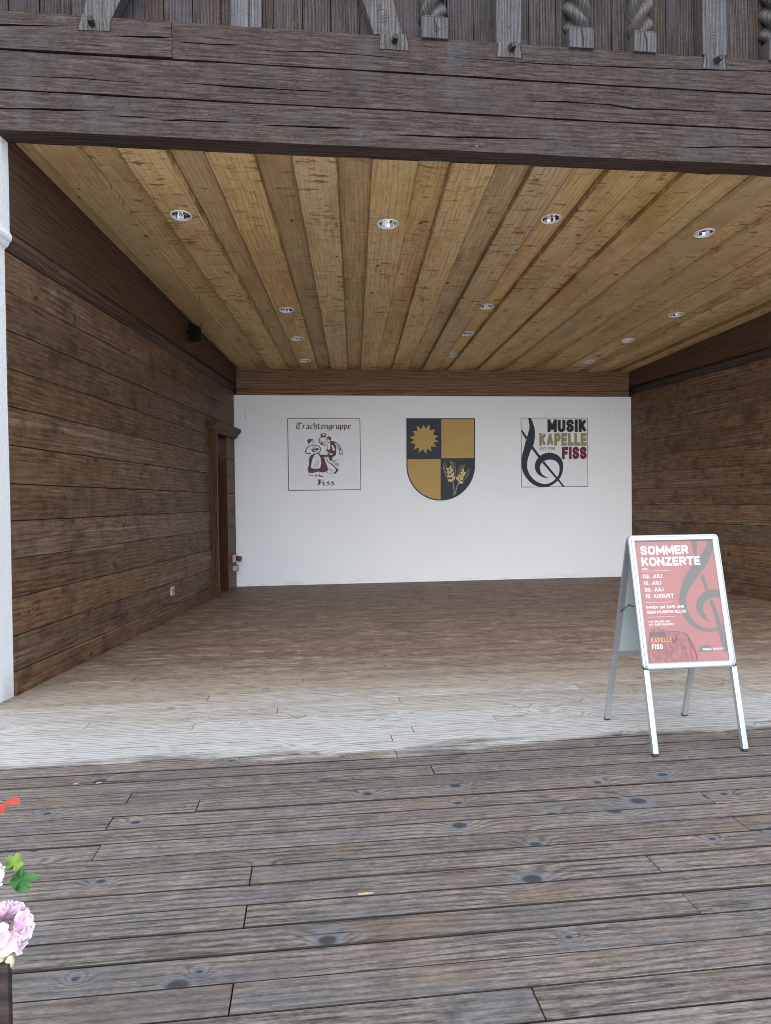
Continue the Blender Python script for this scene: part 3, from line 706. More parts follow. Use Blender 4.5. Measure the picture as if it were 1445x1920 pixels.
def twist_post(label, uL, uR, vb, vt, hand, strands=3, pitch=.40, phase=0.):
    x0, zb = fx(uL, vb, 4.1); x1, _ = fx(uR, vb, 4.1); _, zt = fx(uL, vt, 4.1)
    wd = x1-x0; xc = (x0+x1)/2; yc = 4.1+wd/2
    root = empty('carved_post', (xc, yc, 4.018), label, 'post', 'carved rope posts')
    zb = 4.012; q = MB(); bid = random.random()
    pts = [(x0, 4.1), (x1, 4.1), (x1, 4.1+wd), (x0, 4.1+wd)]
    lo = [(a, b, zb) for a, b in pts]; hi = [(a, b, zt) for a, b in pts]
    q.hexa(lo+hi, bid=bid); q.build('base_block', m_post, root, bevel=.003, fix=True)
    q = MB(); cpts = [(xc+(a-xc)*.62, yc+(b-yc)*.62) for a, b in pts]
    q.hexa([(a, b, zt+.0005) for a, b in pts]+[(a, b, zt+.03) for a, b in cpts], bid=bid); q.build('base_shoulder', m_post, root, fix=True)
    q = MB(); n = 48; nz = 150; z1 = 5.3; R = wd*.56; rings = []
    for k in range(nz+1):
        z = zt+.002+(z1-zt)*k/nz; rg = []
        for j in range(n):
            a = 2*pi*j/n; s_ = abs(cos(strands*(a-hand*2*pi*z/pitch-phase)/2))
            rr = R*(.38+.62*s_**.8); grow = min(1, .72+(z-zt)/.05*.28)
            rg.append(q.vert((xc+rr*grow*cos(a), yc+rr*grow*sin(a), z), (z*.6+j*.002, a*R, bid*40), bid))
        rings.append(rg)
    for a, b in zip(rings, rings[1:]):
        for j in range(n): q.face([a[j], a[(j+1) % n], b[(j+1) % n], b[j]], 0, True)
    q.face(rings[0][::-1]); q.face(rings[-1])
    q.build('rope_shaft', m_post, root)
    u = (uL+uR)/2; c = MB()                              # drying crack down the block
    P = facade_poly([(u-3, vt+1), (u+1, (vt+vb)/2), (u+2, vb), (u+4, vb), (u+4, (vt+vb)/2), (u-1.4, vt+1)], 4.0990); c.poly(P); c.build('drying_crack', m_dark, root)
    return root
t1 = twist_post('rope carved post with an arrow like mark on its block, leftmost of the carved ones', 790, 839, 72, 30, 1, phase=.4)
mark_strokes(t1, [((812, 54), (827, 54)), ((812, 54), (818, 48)), ((812, 54), (818, 60))], 4.0998)
twist_post('rope carved post twisting the other way, second of the carved ones, cracked through', 1067, 1113, 90, 50, -1, phase=1.6)
twist_post('rope carved post third of the carved ones, left of the peg with three strokes', 1188, 1230, 97, 58, 1, phase=2.4)
twist_post('rope carved post cut off by the right edge of the picture', 1442, 1486, 112, 72, -1, phase=.2)

# ------------------------------------------------------------------ lettering helpers
GL = {'A': (1.0, [((0, 0), (.5, 1), (1, 0)), ((.2, .28), (.8, .28))]), 'B': (.95, [((0, 0), (0, 1)), '~', ((0, 1), (.6, 1), (.92, .9), (.92, .63), (.6, .53), (0, .53)), '~', ((.6, .53), (1, .42), (1, .1), (.65, 0), (0, 0))]),
      'E': (.8, [((1, 1), (0, 1), (0, 0), (1, 0)), ((0, .5), (.9, .5))]), 'F': (.78, [((1, 1), (0, 1), (0, 0)), ((0, .5), (.85, .5))]),
      'G': (1.0, ['~', ((1, .76), (.88, .94), (.5, 1), (.1, .9), (0, .62), (0, .38), (.1, .1), (.5, 0), (.9, .08), (1, .3), (1, .44)), ((1, .46), (.62, .46))]), 'I': (.0, [((.5, 0), (.5, 1))]), 'H': (.95, [((0, 0), (0, 1)), ((1, 0), (1, 1)), ((0, .5), (1, .5))]),
      'J': (.62, ['~', ((1, 1), (1, .6), (1, .25), (.8, .03), (.4, 0), (.08, .1), (0, .26))]), 'K': (.95, [((0, 0), (0, 1)), ((1, 1), (.05, .42)), ((.3, .6), (1, 0))]), 'L': (.72, [((0, 1), (0, 0), (1, 0))]),
      'M': (1.25, [((0, 0), (0, 1), (.5, .2), (1, 1), (1, 0))]), 'N': (1.0, [((0, 0), (0, 1), (1, 0), (1, 1))]), 'O': (1.05, ['~', ((.5, 1), (.12, .9), (0, .62), (0, .38), (.12, .1), (.5, 0), (.88, .1), (1, .38), (1, .62), (.88, .9), (.5, 1))]),
      'P': (.9, [((0, 0), (0, 1)), '~', ((0, 1), (.6, 1), (.97, .9), (.97, .58), (.6, .46), (0, .46))]), 'R': (.95, [((0, 0), (0, 1)), '~', ((0, 1), (.6, 1), (.95, .9), (.95, .6), (.6, .48), (0, .48)), ((.5, .48), (1, 0))]),
      'S': (.9, ['~', ((.98, .78), (.85, .95), (.5, 1), (.12, .93), (.0, .75), (.12, .6), (.5, .5), (.88, .4), (1, .25), (.88, .07), (.5, 0), (.12, .05), (0, .24))]), 'T': (.9, [((0, 1), (1, 1)), ((.5, 1), (.5, 0))]),
      'U': (.95, ['~', ((0, 1), (0, .6), (0, .3), (.14, .06), (.5, 0), (.86, .06), (1, .3), (1, .6), (1, 1))]), 'V': (1.0, [((0, 1), (.5, 0), (1, 1))]), 'W': (1.4, [((0, 1), (.25, 0), (.5, .9), (.75, 0), (1, 1))]), 'Z': (.9, [((0, 1), (1, 1), (0, 0), (1, 0))]),
      '0': (.85, ['~', ((.5, 1), (.1, .88), (0, .6), (0, .4), (.1, .12), (.5, 0), (.9, .12), (1, .4), (1, .6), (.9, .88), (.5, 1))]), '1': (.3, [((0, .8), (1, 1), (1, 0))]), '2': (.8, ['~', ((0, .76), (.15, .95), (.5, 1), (.88, .92), (.98, .72), (.85, .5), (.05, .02)), ((0, 0), (1, 0))]),
      '3': (.8, ['~', ((0, .84), (.2, .97), (.5, 1), (.9, .92), (.95, .72), (.75, .55), (.4, .53)), '~', ((.4, .53), (.8, .5), (1, .28), (.88, .06), (.5, 0), (.15, .04), (0, .18))]), '5': (.8, [((.95, 1), (.1, 1), (.06, .58)), '~', ((.06, .56), (.5, .62), (.95, .5), (1, .28), (.85, .05), (.45, 0), (0, .12))]),
      '6': (.85, ['~', ((.8, 1), (.3, .75), (0, .35), (.12, .08), (.5, 0), (.9, .1), (1, .32), (.88, .54), (.5, .6), (.1, .5))]), '7': (.8, [((0, 1), (1, 1), (.3, 0))]), '8': (.85, ['~', ((.5, .53), (.12, .62), (.1, .9), (.5, 1), (.9, .9), (.88, .62), (.5, .53), (.02, .4), (.05, .1), (.5, 0), (.95, .1), (.98, .4), (.5, .53))]),
      '9': (.85, ['~', ((.2, 0), (.7, .25), (1, .65), (.88, .92), (.5, 1), (.1, .9), (0, .68), (.12, .46), (.5, .4), (.9, .5))]), '.': (.0, [((.5, .0), (.5, .02))]), ':': (.0, [((.5, .12), (.5, .14)), ((.5, .6), (.5, .62))]), '!': (.0, [((.5, .0), (.5, .02)), ((.5, .35), (.5, 1))]), ' ': (.35, [])}
def text_fit(mb, s, x0, x1, y0, y1, place, wt=.2, m=0, gap=.10, cond=.75):
    """block capitals drawn with a broad square brush of weight wt (of the cap height), fitted to the box"""
    adv = [GL[c][0]*cond+wt for c in s]; tot = sum(adv)+gap*(len(s)-1); sx = (x1-x0)/tot; sy = y1-y0; x = 0; k = 0
    for c, a in zip(s, adv):
        wc = a-wt; soft = False
        def pos(p): return (x+wt/2+p[0]*wc if wc > .01 else x+a/2, wt/2+p[1]*(1-wt))
        cl = (x, 0, x+a, 1)
        for st in GL[c][1]:
            if st == '~': soft = True; continue
            P = [pos(p) for p in st]; k += 1; e = .00006*(k % 9)
            put = lambda X, Y, e=e: place(x0+X*sx, y0+Y*sy, e)
            if soft:
                closed = st[0] == st[-1]; Q = [(*p, wt) for p in P]
                if not closed:
                    for i_, j_ in ((0, 1), (-1, -2)):
                        d_ = hypot(Q[i_][0]-Q[j_][0], Q[i_][1]-Q[j_][1]); f_ = wt*.35/d_; Q[i_] = (Q[i_][0]+(Q[i_][0]-Q[j_][0])*f_, Q[i_][1]+(Q[i_][1]-Q[j_][1])*f_, wt)
                ribbon(mb, Q, put, m, n=4, clip=cl)
            else:
                for p, r in zip(P, P[1:]):
                    k += 1; e2 = .00006*(k % 9); put2 = lambda X, Y, e2=e2: place(x0+X*sx, y0+Y*sy, e2)
                    d_ = hypot(r[0]-p[0], r[1]-p[1]); ux, uy = (r[0]-p[0])/d_*wt/2, (r[1]-p[1])/d_*wt/2
                    if abs(ux) > 1e-3 and abs(uy) > 1e-3: ux2, uy2 = ux*.6, uy*.6
                    else: ux2, uy2 = ux, uy
                    ribbon(mb, [(p[0]-ux2, p[1]-uy2, wt), (r[0]+ux2, r[1]+uy2, wt)], put2, m, smooth=False, clip=cl)
            soft = False
        x += a+gap
def spline(pts, n=8):
    out = []; P = [pts[0]]+list(pts)+[pts[-1]]
    for i in range(1, len(P)-2):
        p0, p1, p2, p3 = P[i-1:i+3]
        for k in range(n):
            t = k/n
            out.append(tuple(.5*((2*b)+(-a+c)*t+(2*a-5*b+4*c-d_)*t*t+(-a+3*b-3*c+d_)*t**3) for a, b, c, d_ in zip(p0, p1, p2, p3)))
    out.append(tuple(pts[-1])); return out
def ribbon(mb, pts, place, m=0, smooth=True, n=8, clip=None):
    """brush stroke: points (x, y, width); place(x, y) gives the world point"""
    P = spline(pts, n) if smooth and len(pts) > 2 else pts; E = []
    for i, p in enumerate(P):
        a, b = P[max(i-1, 0)], P[min(i+1, len(P)-1)]; dx, dy = b[0]-a[0], b[1]-a[1]; l = hypot(dx, dy) or 1
        nx, ny = -dy/l*p[2]/2, dx/l*p[2]/2; e = [(p[0]+nx, p[1]+ny), (p[0]-nx, p[1]-ny)]
        if clip: e = [(min(max(x, clip[0]), clip[2]), min(max(y, clip[1]), clip[3])) for x, y in e]
        E.append([mb.vert(place(*q_)) for q_ in e])
    for a, b in zip(E, E[1:]): mb.face([a[0], b[0], b[1], a[1]], m)
NIB = {'r': (.5, [[(.1, 1), (.1, 0)], [(.1, .8), (.33, 1), (.46, .9)]]), 'a': (.62, [[(.06, .85), (.27, 1), (.45, .82), (.45, .12), (.58, 0)], [(.45, .56), (.1, .4), (.1, .15), (.22, 0), (.45, .2)]]),
       'c': (.5, [[(.46, .85), (.28, 1), (.1, .84), (.1, .16), (.26, 0), (.46, .14)]]), 'h': (.6, [[(.1, 1.5), (.1, 0)], [(.1, .84), (.32, 1), (.48, .84), (.48, .1), (.3, -.35)]]),
       't': (.46, [[(.16, 1.3), (.16, .14), (.3, 0), (.42, .12)], [(.0, .98), (.4, .98)]]), 'e': (.52, [[(.1, .84), (.1, .16), (.26, 0), (.46, .14)], [(.1, .84), (.3, 1), (.46, .84), (.4, .6), (.1, .45)]]),
       'n': (.62, [[(.1, 1), (.1, 0)], [(.1, .84), (.32, 1), (.48, .84), (.48, .12), (.58, 0)]]), 'g': (.58, [[(.46, .85), (.28, 1), (.1, .84), (.1, .2), (.26, .04), (.46, .2)], [(.46, 1), (.46, -.2), (.26, -.42), (.06, -.28)]]),
       'u': (.62, [[(.1, 1), (.1, .16), (.26, 0), (.48, .2)], [(.48, 1), (.48, .1), (.6, 0)]]), 'p': (.6, [[(.1, 1.05), (.1, -.42)], [(.1, .84), (.32, 1), (.48, .84), (.48, .16), (.3, 0), (.1, .14)]]),
       'T': (1.0, [[(.02, 1.36), (.3, 1.5), (1.0, 1.36)], [(.02, 1.28), (.3, 1.40), (.9, 1.3)], [(.2, 1.1), (.06, .75), (.1, .25), (.4, 0), (.8, .14)], [(.56, 1.36), (.5, 1.0), (.5, .2)], [(.2, 1.12), (.4, 1.05)]]),
       'F': (.85, [[(.02, 1.36), (.3, 1.48), (.9, 1.34)], [(.38, 1.42), (.38, .1), (.02, -.05)], [(.5, 1.4), (.5, .2)], [(.5, .82), (.86, .76)], ]),
       'i': (.34, [[(.1, 1), (.1, .12), (.24, 0)], [(.1, 1.36), (.16, 1.3)]]), 's': (.54, [[(.44, .88), (.26, 1), (.1, .78), (.44, .4), (.44, .16), (.24, 0), (.06, .14)]])}
def blackletter(mb, s, x0, x1, y0, y1, place, m=0):
    """broad nib lettering fitted to x0..x1, baseline y0 to cap height y1"""
    tot = sum(NIB[c][0]+.08 for c in s); sx = (x1-x0)/tot; sy = (y1-y0)/1.5; x = 0; nb = (.095, .075); k = 0
    for c in s:
        for st in NIB[c][1]:
            for a, b in zip(st, st[1:]):
                quad = [(a[0]-nb[0], a[1]-nb[1]), (b[0]-nb[0], b[1]-nb[1]), (b[0]+nb[0], b[1]+nb[1]), (a[0]+nb[0], a[1]+nb[1])]
                area = sum(quad[i][0]*quad[(i+1) % 4][1]-quad[(i+1) % 4][0]*quad[i][1] for i in range(4))
                if abs(area) < .012:                      # stroke along the nib: keep a hairline
                    quad = [(a[0]-.03, a[1]+.03), (b[0]-.03, b[1]+.03), (b[0]+.03, b[1]-.03), (a[0]+.03, a[1]-.03)]
                mb.poly([place(x0+(x+px)*sx, y0+py*sy, .0001*(k % 14)) for px, py in quad], m); k += 1
        x += NIB[c][0]+.08

def pt_poly(mb, pts, place, e=0, m=0): mb.poly([place(x, y, e) for x, y in pts], m)
ink = lambda n, c: plain(n, c, .55, spec=.4)
m_navy = ink('navy print', (.013, .018, .034)); m_black = ink('black print', (.008, .009, .013)); m_gold = ink('gold print', (.42, .27, .075))
m_khaki = ink('khaki print', (.27, .235, .125)); m_wine = ink('wine red print', (.12, .010, .03)); m_maroon = ink('maroon print', (.085, .027, .042)); m_panel = ink('white panel', (.72, .74, .77))
m_grain = ink('pale gold print', (.55, .43, .20))

# sign 1: costume group
y = YB-.012
def place1(cx, cy, e=0.):
    k = (cx-258-(cy-158)/887*20)/895*1.008; return Vector((-.298+k, y-.0012-e, 2.327-(cy-158)/887*1.0))
sg = empty('wall_sign', (.2, YB, 1.33), 'square white sign with a dancing couple in costume between two blackletter lines', 'sign')
q = MB(); q.board((-.298, y, 1.327), (1.008, 0, 0), (0, 0, 1.0), (0, .0119, 0)); q.build('panel', m_panel, sg)
q = MB(); sq = [(258, 158), (1153, 158), (1173, 1045), (278, 1045)]
for (a, b), (c, d_) in zip(sq, sq[1:]+sq[:1]):
    pa, pb = place1(a, b), place1(c, d_); t = (pb-pa).normalized()*.004; nn = Vector((-t.z, 0, t.x)); q.poly([pa-t-nn, pb+t*-1-nn, pb-t+nn, pa-t+nn])
q.build('border', m_black, sg)
q = MB(); blackletter(q, 'Trachtengruppe', 362, 1048, 285, 210, place1); blackletter(q, 'Fiss', 615, 850, 988, 915, place1); q.build('lettering', m_maroon, sg)
q = MB(); z_ = [0.0]
def dk(*pts): z_[0] += .00012; pt_poly(q, pts, place1, z_[0], 0)
def wh(*pts): z_[0] += .00012; pt_poly(q, pts, place1, z_[0], 1)
def ln(w_, *pts):
    z_[0] += .00012; e = z_[0]; ribbon(q, [(a, b, w_) for a, b in pts], lambda X, Y: place1(X, Y, e), 0, n=4)
dk((500, 425), (515, 412), (575, 408), (572, 422), (548, 438), (535, 462), (522, 472), (508, 462)); ln(5, (572, 420), (583, 448), (576, 470), (560, 485), (545, 482)); dk((562, 440), (572, 438), (572, 444), (562, 445))
dk((545, 612), (522, 655), (524, 720), (508, 785), (520, 828), (570, 834), (640, 815), (700, 828), (752, 812), (762, 778), (735, 715), (718, 655), (690, 618), (640, 588), (590, 590))
wh((585, 618), (562, 680), (545, 768), (600, 782), (662, 774), (675, 715), (670, 650), (640, 602), (605, 596)); ln(6, (630, 670), (600, 735), (580, 760)); ln(5, (648, 690), (625, 740), (605, 775)); ln(4, (612, 610), (600, 650))
ln(13, (515, 500), (490, 535), (484, 575), (505, 590), (545, 590)); ln(6, (512, 500), (550, 488), (600, 500), (585, 525), (550, 545)); ln(5, (530, 505), (540, 530)); ln(5, (560, 500), (566, 525))
dk((552, 548), (600, 528), (640, 520), (645, 545), (622, 552), (606, 575), (580, 575), (560, 562)); wh((580, 556), (600, 545), (612, 552), (600, 568)); ln(11, (595, 490), (645, 502), (668, 535), (655, 570), (625, 590))
ln(7, (525, 830), (528, 855), (560, 868)); ln(8, (575, 845), (572, 880)); dk((545, 850), (556, 848), (552, 865)); dk((600, 855), (625, 850), (622, 875), (605, 880)); ln(6, (655, 825), (650, 850)); dk((640, 853), (668, 862), (702, 872), (696, 884), (642, 874))
dk((662, 352), (690, 336), (736, 342), (732, 380), (704, 394), (668, 386)); wh((680, 352), (715, 346), (722, 362), (700, 372))
ln(12, (668, 388), (646, 425), (662, 465), (690, 482), (738, 488)); ln(8, (672, 430), (690, 458), (735, 452)); dk((668, 460), (685, 448), (692, 480), (672, 480))
dk((728, 396), (765, 378), (796, 388), (794, 432), (776, 428), (756, 404)); ln(5, (742, 402), (738, 426), (748, 440), (768, 448)); dk((742, 415), (756, 412), (756, 420), (744, 421))
dk((800, 432), (838, 450), (862, 520), (858, 575), (770, 580), (738, 560), (746, 500), (752, 462), (772, 448)); wh((752, 466), (786, 452), (782, 545), (752, 540)); wh((800, 490), (820, 486), (845, 540), (835, 562), (815, 550)); ln(4, (815, 500), (832, 545))
ln(11, (822, 440), (872, 468), (908, 508), (918, 540)); ln(9, (820, 488), (865, 498), (896, 535)); dk((893, 535), (924, 528), (926, 545), (898, 550)); ln(8, (902, 552), (905, 605), (920, 595)); ln(8, (920, 548), (944, 575), (940, 606), (924, 592))
dk((742, 584), (862, 572), (855, 612), (815, 640), (812, 686), (780, 678), (762, 632), (690, 640), (668, 610), (700, 604), (735, 612)); wh((715, 590), (755, 578), (760, 602), (722, 612)); wh((775, 590), (825, 592), (805, 608), (775, 606))
ln(8, (700, 662), (722, 715), (748, 765), (752, 815)); ln(9, (742, 640), (756, 690), (802, 724)); ln(13, (800, 718), (840, 760), (872, 800)); dk((845, 768), (890, 782), (886, 812), (852, 845), (832, 838), (862, 802)); ln(5, (740, 828), (790, 838), (838, 830)); ln(6, (812, 698), (842, 678), (874, 670)); ln(5, (812, 702), (850, 690))
for k in range(7): ln(3.4, (835+k*8, 700+(k % 3)*8), (850+k*7, 740+(k % 2)*12))
for k in range(5): ln(3, (765+k*12, 775+k*6), (775+k*12, 800+k*5))
q.build('dancing_couple', [m_maroon, m_panel], sg)

# sign 2: coat of arms
XC, ZT, SC = 1.8565, 2.334, .995/1104
def place2(cx, cy, e=0.): return Vector((XC+(cx-735-(cy-122)/1288*14)*SC, YB-.0135-e, ZT-(cy-122)*SC*1.012))
sh = empty('coat_of_arms', (XC, YB, 1.17), 'navy and gold quartered shield with a sun and two wheat ears', 'sign')
def shield(inset):
    a, c = 552-inset, 735; pts = [(c-a, 122+inset), (c+a, 122+inset)]
    for k in range(33):
        t = pi*k/32; pts.append((c+a*cos(t), 858+(552-inset)*sin(t)))
    return pts
q = MB(); P = [place2(a, b) for a, b in shield(0)]; q.prism(P, (0, .0134, 0)); q.build('shield_panel', m_navy, sh, fix=True)
q = MB(); pt_poly(q, [(742, 138), (1270, 138), (1270, 748), (742, 748)], place2, .0012)
pts = [(728, 762), (728, 1396)]
for k in range(17):
    t = pi/2+pi/2*k/16; pts.append((735+537*cos(t), 858+537*sin(t)) if k else (728, 1395))
pts.append((198, 762)); pt_poly(q, pts[1:]+[pts[0]], place2, .0012); q.build('gold_quarters', m_gold, sh)
q = MB(); cs = (465, 445); tips = [(455, 222), (549, 216), (638, 292), (692, 402), (697, 488), (664, 574), (580, 644), (497, 684), (378, 664), (296, 614), (243, 506), (230, 422), (282, 316), (346, 240)]
ang = [atan2(b-cs[1], a-cs[0]) for a, b in tips]; out = []
for i, t in enumerate(tips):
    j = (i+1) % len(tips); a0 = ang[i]; a1 = ang[j]+(2*pi if ang[j] < a0-1 else 0); am = (a0+a1)/2
    hook = (8*(-1)**i, 8)
    out.append(t); out.append((cs[0]+158*cos(am), cs[1]+158*sin(am)))
for i in range(len(out)): q.poly([place2(*cs, .0012), place2(*out[i], .0012), place2(*out[(i+1) % len(out)], .0012)])
q.build('sun', m_gold, sh)
def ear(px, stem, grains, awns):
    q = MB(); k = 0
    ribbon(q, [(a, b, 9) for a, b in stem], lambda X, Y: place2(X, Y, .0012))
    for (a, b, l, w_, t) in grains:
        k += 1; e = .0014+.0001*k
        q.poly([place2(a+l/2*cos(s_)*cos(t)-w_/2*sin(s_)*(1-.35*cos(s_))*sin(t), b+l/2*cos(s_)*sin(t)+w_/2*sin(s_)*(1-.35*cos(s_))*cos(t), e) for s_ in [2*pi*i/14 for i in range(14)]])
    for i, aw in enumerate(awns): ribbon(q, [(a, b, 4.5) for a, b in aw], lambda X, Y: place2(X, Y, .0008-.00005*i))
    return q.build('wheat_ear', m_grain, sh)
R_ = radians
ear(0, [(940, 1335), (945, 1240), (925, 1110), (900, 1000), (885, 920)],
    [(885, 1098, 78, 46, R_(10)), (940, 1062, 80, 44, R_(-58)), (872, 1030, 76, 42, R_(18)), (925, 1003, 76, 42, R_(-60)), (862, 972, 70, 40, R_(20)), (905, 944, 66, 36, R_(-62)), (845, 922, 56, 36, R_(30)), (888, 892, 62, 34, R_(-80))],
    [[(850, 1090), (790, 960), (775, 880)], [(845, 1050), (795, 930), (778, 830)], [(850, 960), (815, 880), (795, 805)], [(900, 880), (895, 830), (873, 775)], [(915, 920), (912, 860), (900, 800)], [(935, 980), (932, 880), (920, 795)], [(960, 1040), (966, 930), (955, 820)]])
ear(1, [(968, 1318), (985, 1220), (1025, 1130), (1060, 1040), (1088, 960)],
    [(1060, 1128, 74, 44, R_(8)), (1008, 1075, 78, 42, R_(60)), (1072, 1072, 70, 40, R_(-15)), (1038, 1036, 66, 36, R_(65)), (1092, 1022, 66, 38, R_(-25)), (1068, 990, 56, 32, R_(70)), (1115, 985, 56, 36, R_(-28)), (1092, 945, 58, 32, R_(82))],
    [[(1000, 1050), (1015, 960), (1050, 865)], [(1035, 1000), (1050, 930), (1075, 855)], [(1065, 960), (1080, 900), (1100, 860)], [(1095, 930), (1108, 880), (1130, 850)], [(1140, 980), (1172, 940), (1190, 895)], [(1120, 1040), (1170, 990), (1195, 935)], [(1090, 1110), (1160, 1040), (1188, 985)]])

# sign 3: band
def place3(cx, cy, e=0.): return Vector((3.035+(cx-172-(cy-157)/1100*10)/1058*1.0, YB-.0132-e, 2.338-(cy-157)/1102*1.0))
s3 = empty('wall_sign', (3.53, YB, 1.34), 'square white sign with a large dark clef and MUSIK KAPELLE FISS lettering', 'sign')
q = MB(); q.board((3.035, YB-.012, 1.338), (1.0, 0, 0), (0, 0, 1.0), (0, .0119, 0)); q.build('panel', m_panel, s3)
q = MB(); sq = [(172, 157), (1230, 157), (1240, 1259), (182, 1259)]
for (a, b), (c, d_) in zip(sq, sq[1:]+sq[:1]):
    pa, pb = place3(a, b), place3(c, d_); t = (pb-pa).normalized()*.003; nn = Vector((-t.z, 0, t.x)); q.poly([pa-t-nn, pb-t-nn, pb-t+nn, pa-t+nn])
q.build('border', m_black, s3)
def clef3(q, place, cl=(174, 160, 1236, 1256)):
    zz = [.0002]
    def st(pts, **k):
        zz[0] += .0003; e = zz[0]; ribbon(q, pts, lambda X, Y: place(X, Y, e), 0, clip=cl, **k)
    st([(303, 150, 42), (328, 230, 58), (343, 330, 86), (335, 430, 118), (305, 560, 132), (268, 670, 112), (235, 780, 102), (224, 880, 90), (236, 990, 82), (285, 1090, 76), (370, 1180, 70), (470, 1228, 60), (560, 1238, 52), (650, 1212, 46), (735, 1150, 44), (790, 1070, 48), (812, 970, 58), (796, 870, 78), (730, 795, 98), (620, 766, 112), (510, 800, 108), (448, 870, 92), (430, 950, 80), (452, 1020, 62), (500, 1075, 40), (560, 1106, 18), (606, 1120, 3)])
    st([(170, 355, 44), (256, 480, 44)], smooth=False); st([(345, 620, 40), (460, 775, 40)], smooth=False); st([(522, 860, 40), (850, 1270, 44)], smooth=False)
q = MB(); clef3(q, place3); q.build('clef_emblem', m_navy, s3)
for nm, s_, x0, x1, yb, yt, mm, of in (('lettering', 'MUSIK', 590, 1214, 380, 178, m_black, .27), ('lettering', 'KAPELLE', 460, 1218, 600, 398, m_khaki, .27), ('lettering', 'SEIT 1798', 465, 710, 671, 618, m_khaki, .18), ('lettering', 'FISS', 820, 1219, 816, 618, m_wine, .27)):
    q = MB(); text_fit(q, s_, x0, x1, yb, yt, lambda X, Y, e: place3(X, Y, .0012+e), of, cond=.42 if of > .2 else .6, gap=.07); q.build(nm, mm, s3)

# ------------------------------------------------------------------ small fittings
m_sock = plain('pale grey plastic', (.42, .40, .37), .4); m_red = plain('red plastic', (.17, .03, .038), .45); m_grey = plain('grey plastic', (.16, .17, .18), .45); m_blk = plain('matt black', (.005, .005, .0055), .8, spec=.15)
def wallbox(q, f, yc, zc_, hw, hh, d0, d1): box8(q, f, yc-hw, yc+hw, d0, d1, zc_-hh, zc_+hh)
k = empty('wall_socket', PL(6.92, 0, .277), 'small pale socket plate low on the left plank wall', 'socket')
q = MB(); wallbox(q, PL, 6.92, .277, .045, .045, .0015, .012); q.build('plate', m_sock, k, bevel=.003, fix=True)
q = MB(); A = PL(6.92, 1, 0)-PL(6.92, 0, 0); q.lathe([(.021, .0115), (.021, .016), (.017, .016), (.015, .0125), (.0005, .0125)], PL(6.92, 0, .277), A, 20); q.build('insert', m_grey, k)
k = empty('power_socket', PL(9.24, 0, .40), 'red round industrial power socket above a grey one by the doorway', 'socket')
q = MB(); wallbox(q, PL, 9.24, .405, .04, .05, .0015, .05); q.build('base_box', m_sock, k, bevel=.004, fix=True)
q = MB(); dv = (A*.8+Vector((0, -.25, -.12))).normalized(); q.lathe([(.028, .0), (.034, .015), (.034, .04), (.037, .042), (.037, .065), (.025, .069), (.0005, .07)], PL(9.24, .045, .41), dv, 20); q.build('red_cap', m_red, k)
k = empty('power_socket', PL(9.26, 0, .27), 'grey socket with pale lid below the red industrial one', 'socket')
q = MB(); wallbox(q, PL, 9.26, .272, .035, .04, .0015, .06); q.build('base_box', m_grey, k, bevel=.004, fix=True)
q = MB(); wallbox(q, PL, 9.205, .275, .018, .032, .004, .055); q.build('lid', m_sock, k, bevel=.003, fix=True)
k = empty('loudspeaker', PL(7.39, .03, 3.0), 'small black box speaker high on the left wall under the ceiling', 'loudspeaker')
q = MB(); Y_ = 7.39
pts = [PL(Y_-.06, .075, 2.90), PL(Y_-.06, .17, 2.915), PL(Y_-.06, .18, 3.05), PL(Y_-.06, .12, 3.085), PL(Y_-.06, .075, 3.07)]
q.prism(pts, PL(Y_+.06, 0, 0)-PL(Y_-.06, 0, 0)); q.build('cabinet', m_blk, k, bevel=.008, fix=True)
q = MB(); q.tube([PL(Y_, .03, 3.0), PL(Y_, .09, 3.0)], .012); q.build('bracket', m_blk, k)
for a_, b_ in ((PL(Y_-.05, .1, 3.07), PL(Y_-.06, .1, 3.12)), (PL(Y_+.03, .16, 3.05), PL(Y_+.03, .2, 3.10))): q = MB(); q.tube([a_, b_], .005); q.build('cable', m_blk, k)
cr_ = MB(); p0 = on_y(460, 774, YB-.004); cr_.tube([p0, p0+Vector((.008, 0, -.02)), p0+Vector((.004, 0, -.06)), p0+Vector((.006, 0, -.085))], .002, 6)
cr_.build('wire_hook', m_grey, label='thin short wire end hanging from the white wall near its left edge', cat='wire', group='wire ends on the white wall')
cr_ = MB(); p0 = on_y(1141, 771, YB-.004); cr_.tube([p0, p0+Vector((-.004, 0, -.02)), p0+Vector((-.02, 0, -.04))], .002, 6)
cr_.build('wire_hook', m_grey, label='tiny curved wire end on the white wall right of the band sign', cat='wire', group='wire ends on the white wall')

# ------------------------------------------------------------------ poster stand
m_alu = plain('silver aluminium', (.47, .485, .50), .34, .75, var=.06); m_chrome = plain('dark chrome corner', (.30, .32, .34), .18, 1., var=.1)
m_back = plain('grey green plastic back', (.34, .40, .40), .45); m_foot = plain('black rubber', (.02, .02, .02), .7)
TH = radians(13); XM = 1.7195
def PF(x, s, n=0.): return Vector((XM+x, 2.80+s*sin(TH)-n*cos(TH), s*cos(TH)+n*sin(TH)))
TB = radians(15.3)
def PB(x, s, n=0.): return Vector((XM+.008+x, 3.312-s*sin(TB)+n*cos(TB), s*cos(TB)+n*sin(TB)))
st = empty('poster_stand', (XM, 3.05, 0), 'silver folding A frame poster stand with a red concert poster', 'sign stand')
HW, S0, S1 = .2275, .373, 1.0
def rrect(x0, x1, s0, s1, r, n=6):
    out = []
    for cx, cy, a in ((x1-r, s0+r, -90), (x1-r, s1-r, 0), (x0+r, s1-r, 90), (x0+r, s0+r, 180)):
        for k in range(n+1):
            t = radians(a+90*k/n); out.append((cx+r*cos(t), cy+r*sin(t)))
    return out
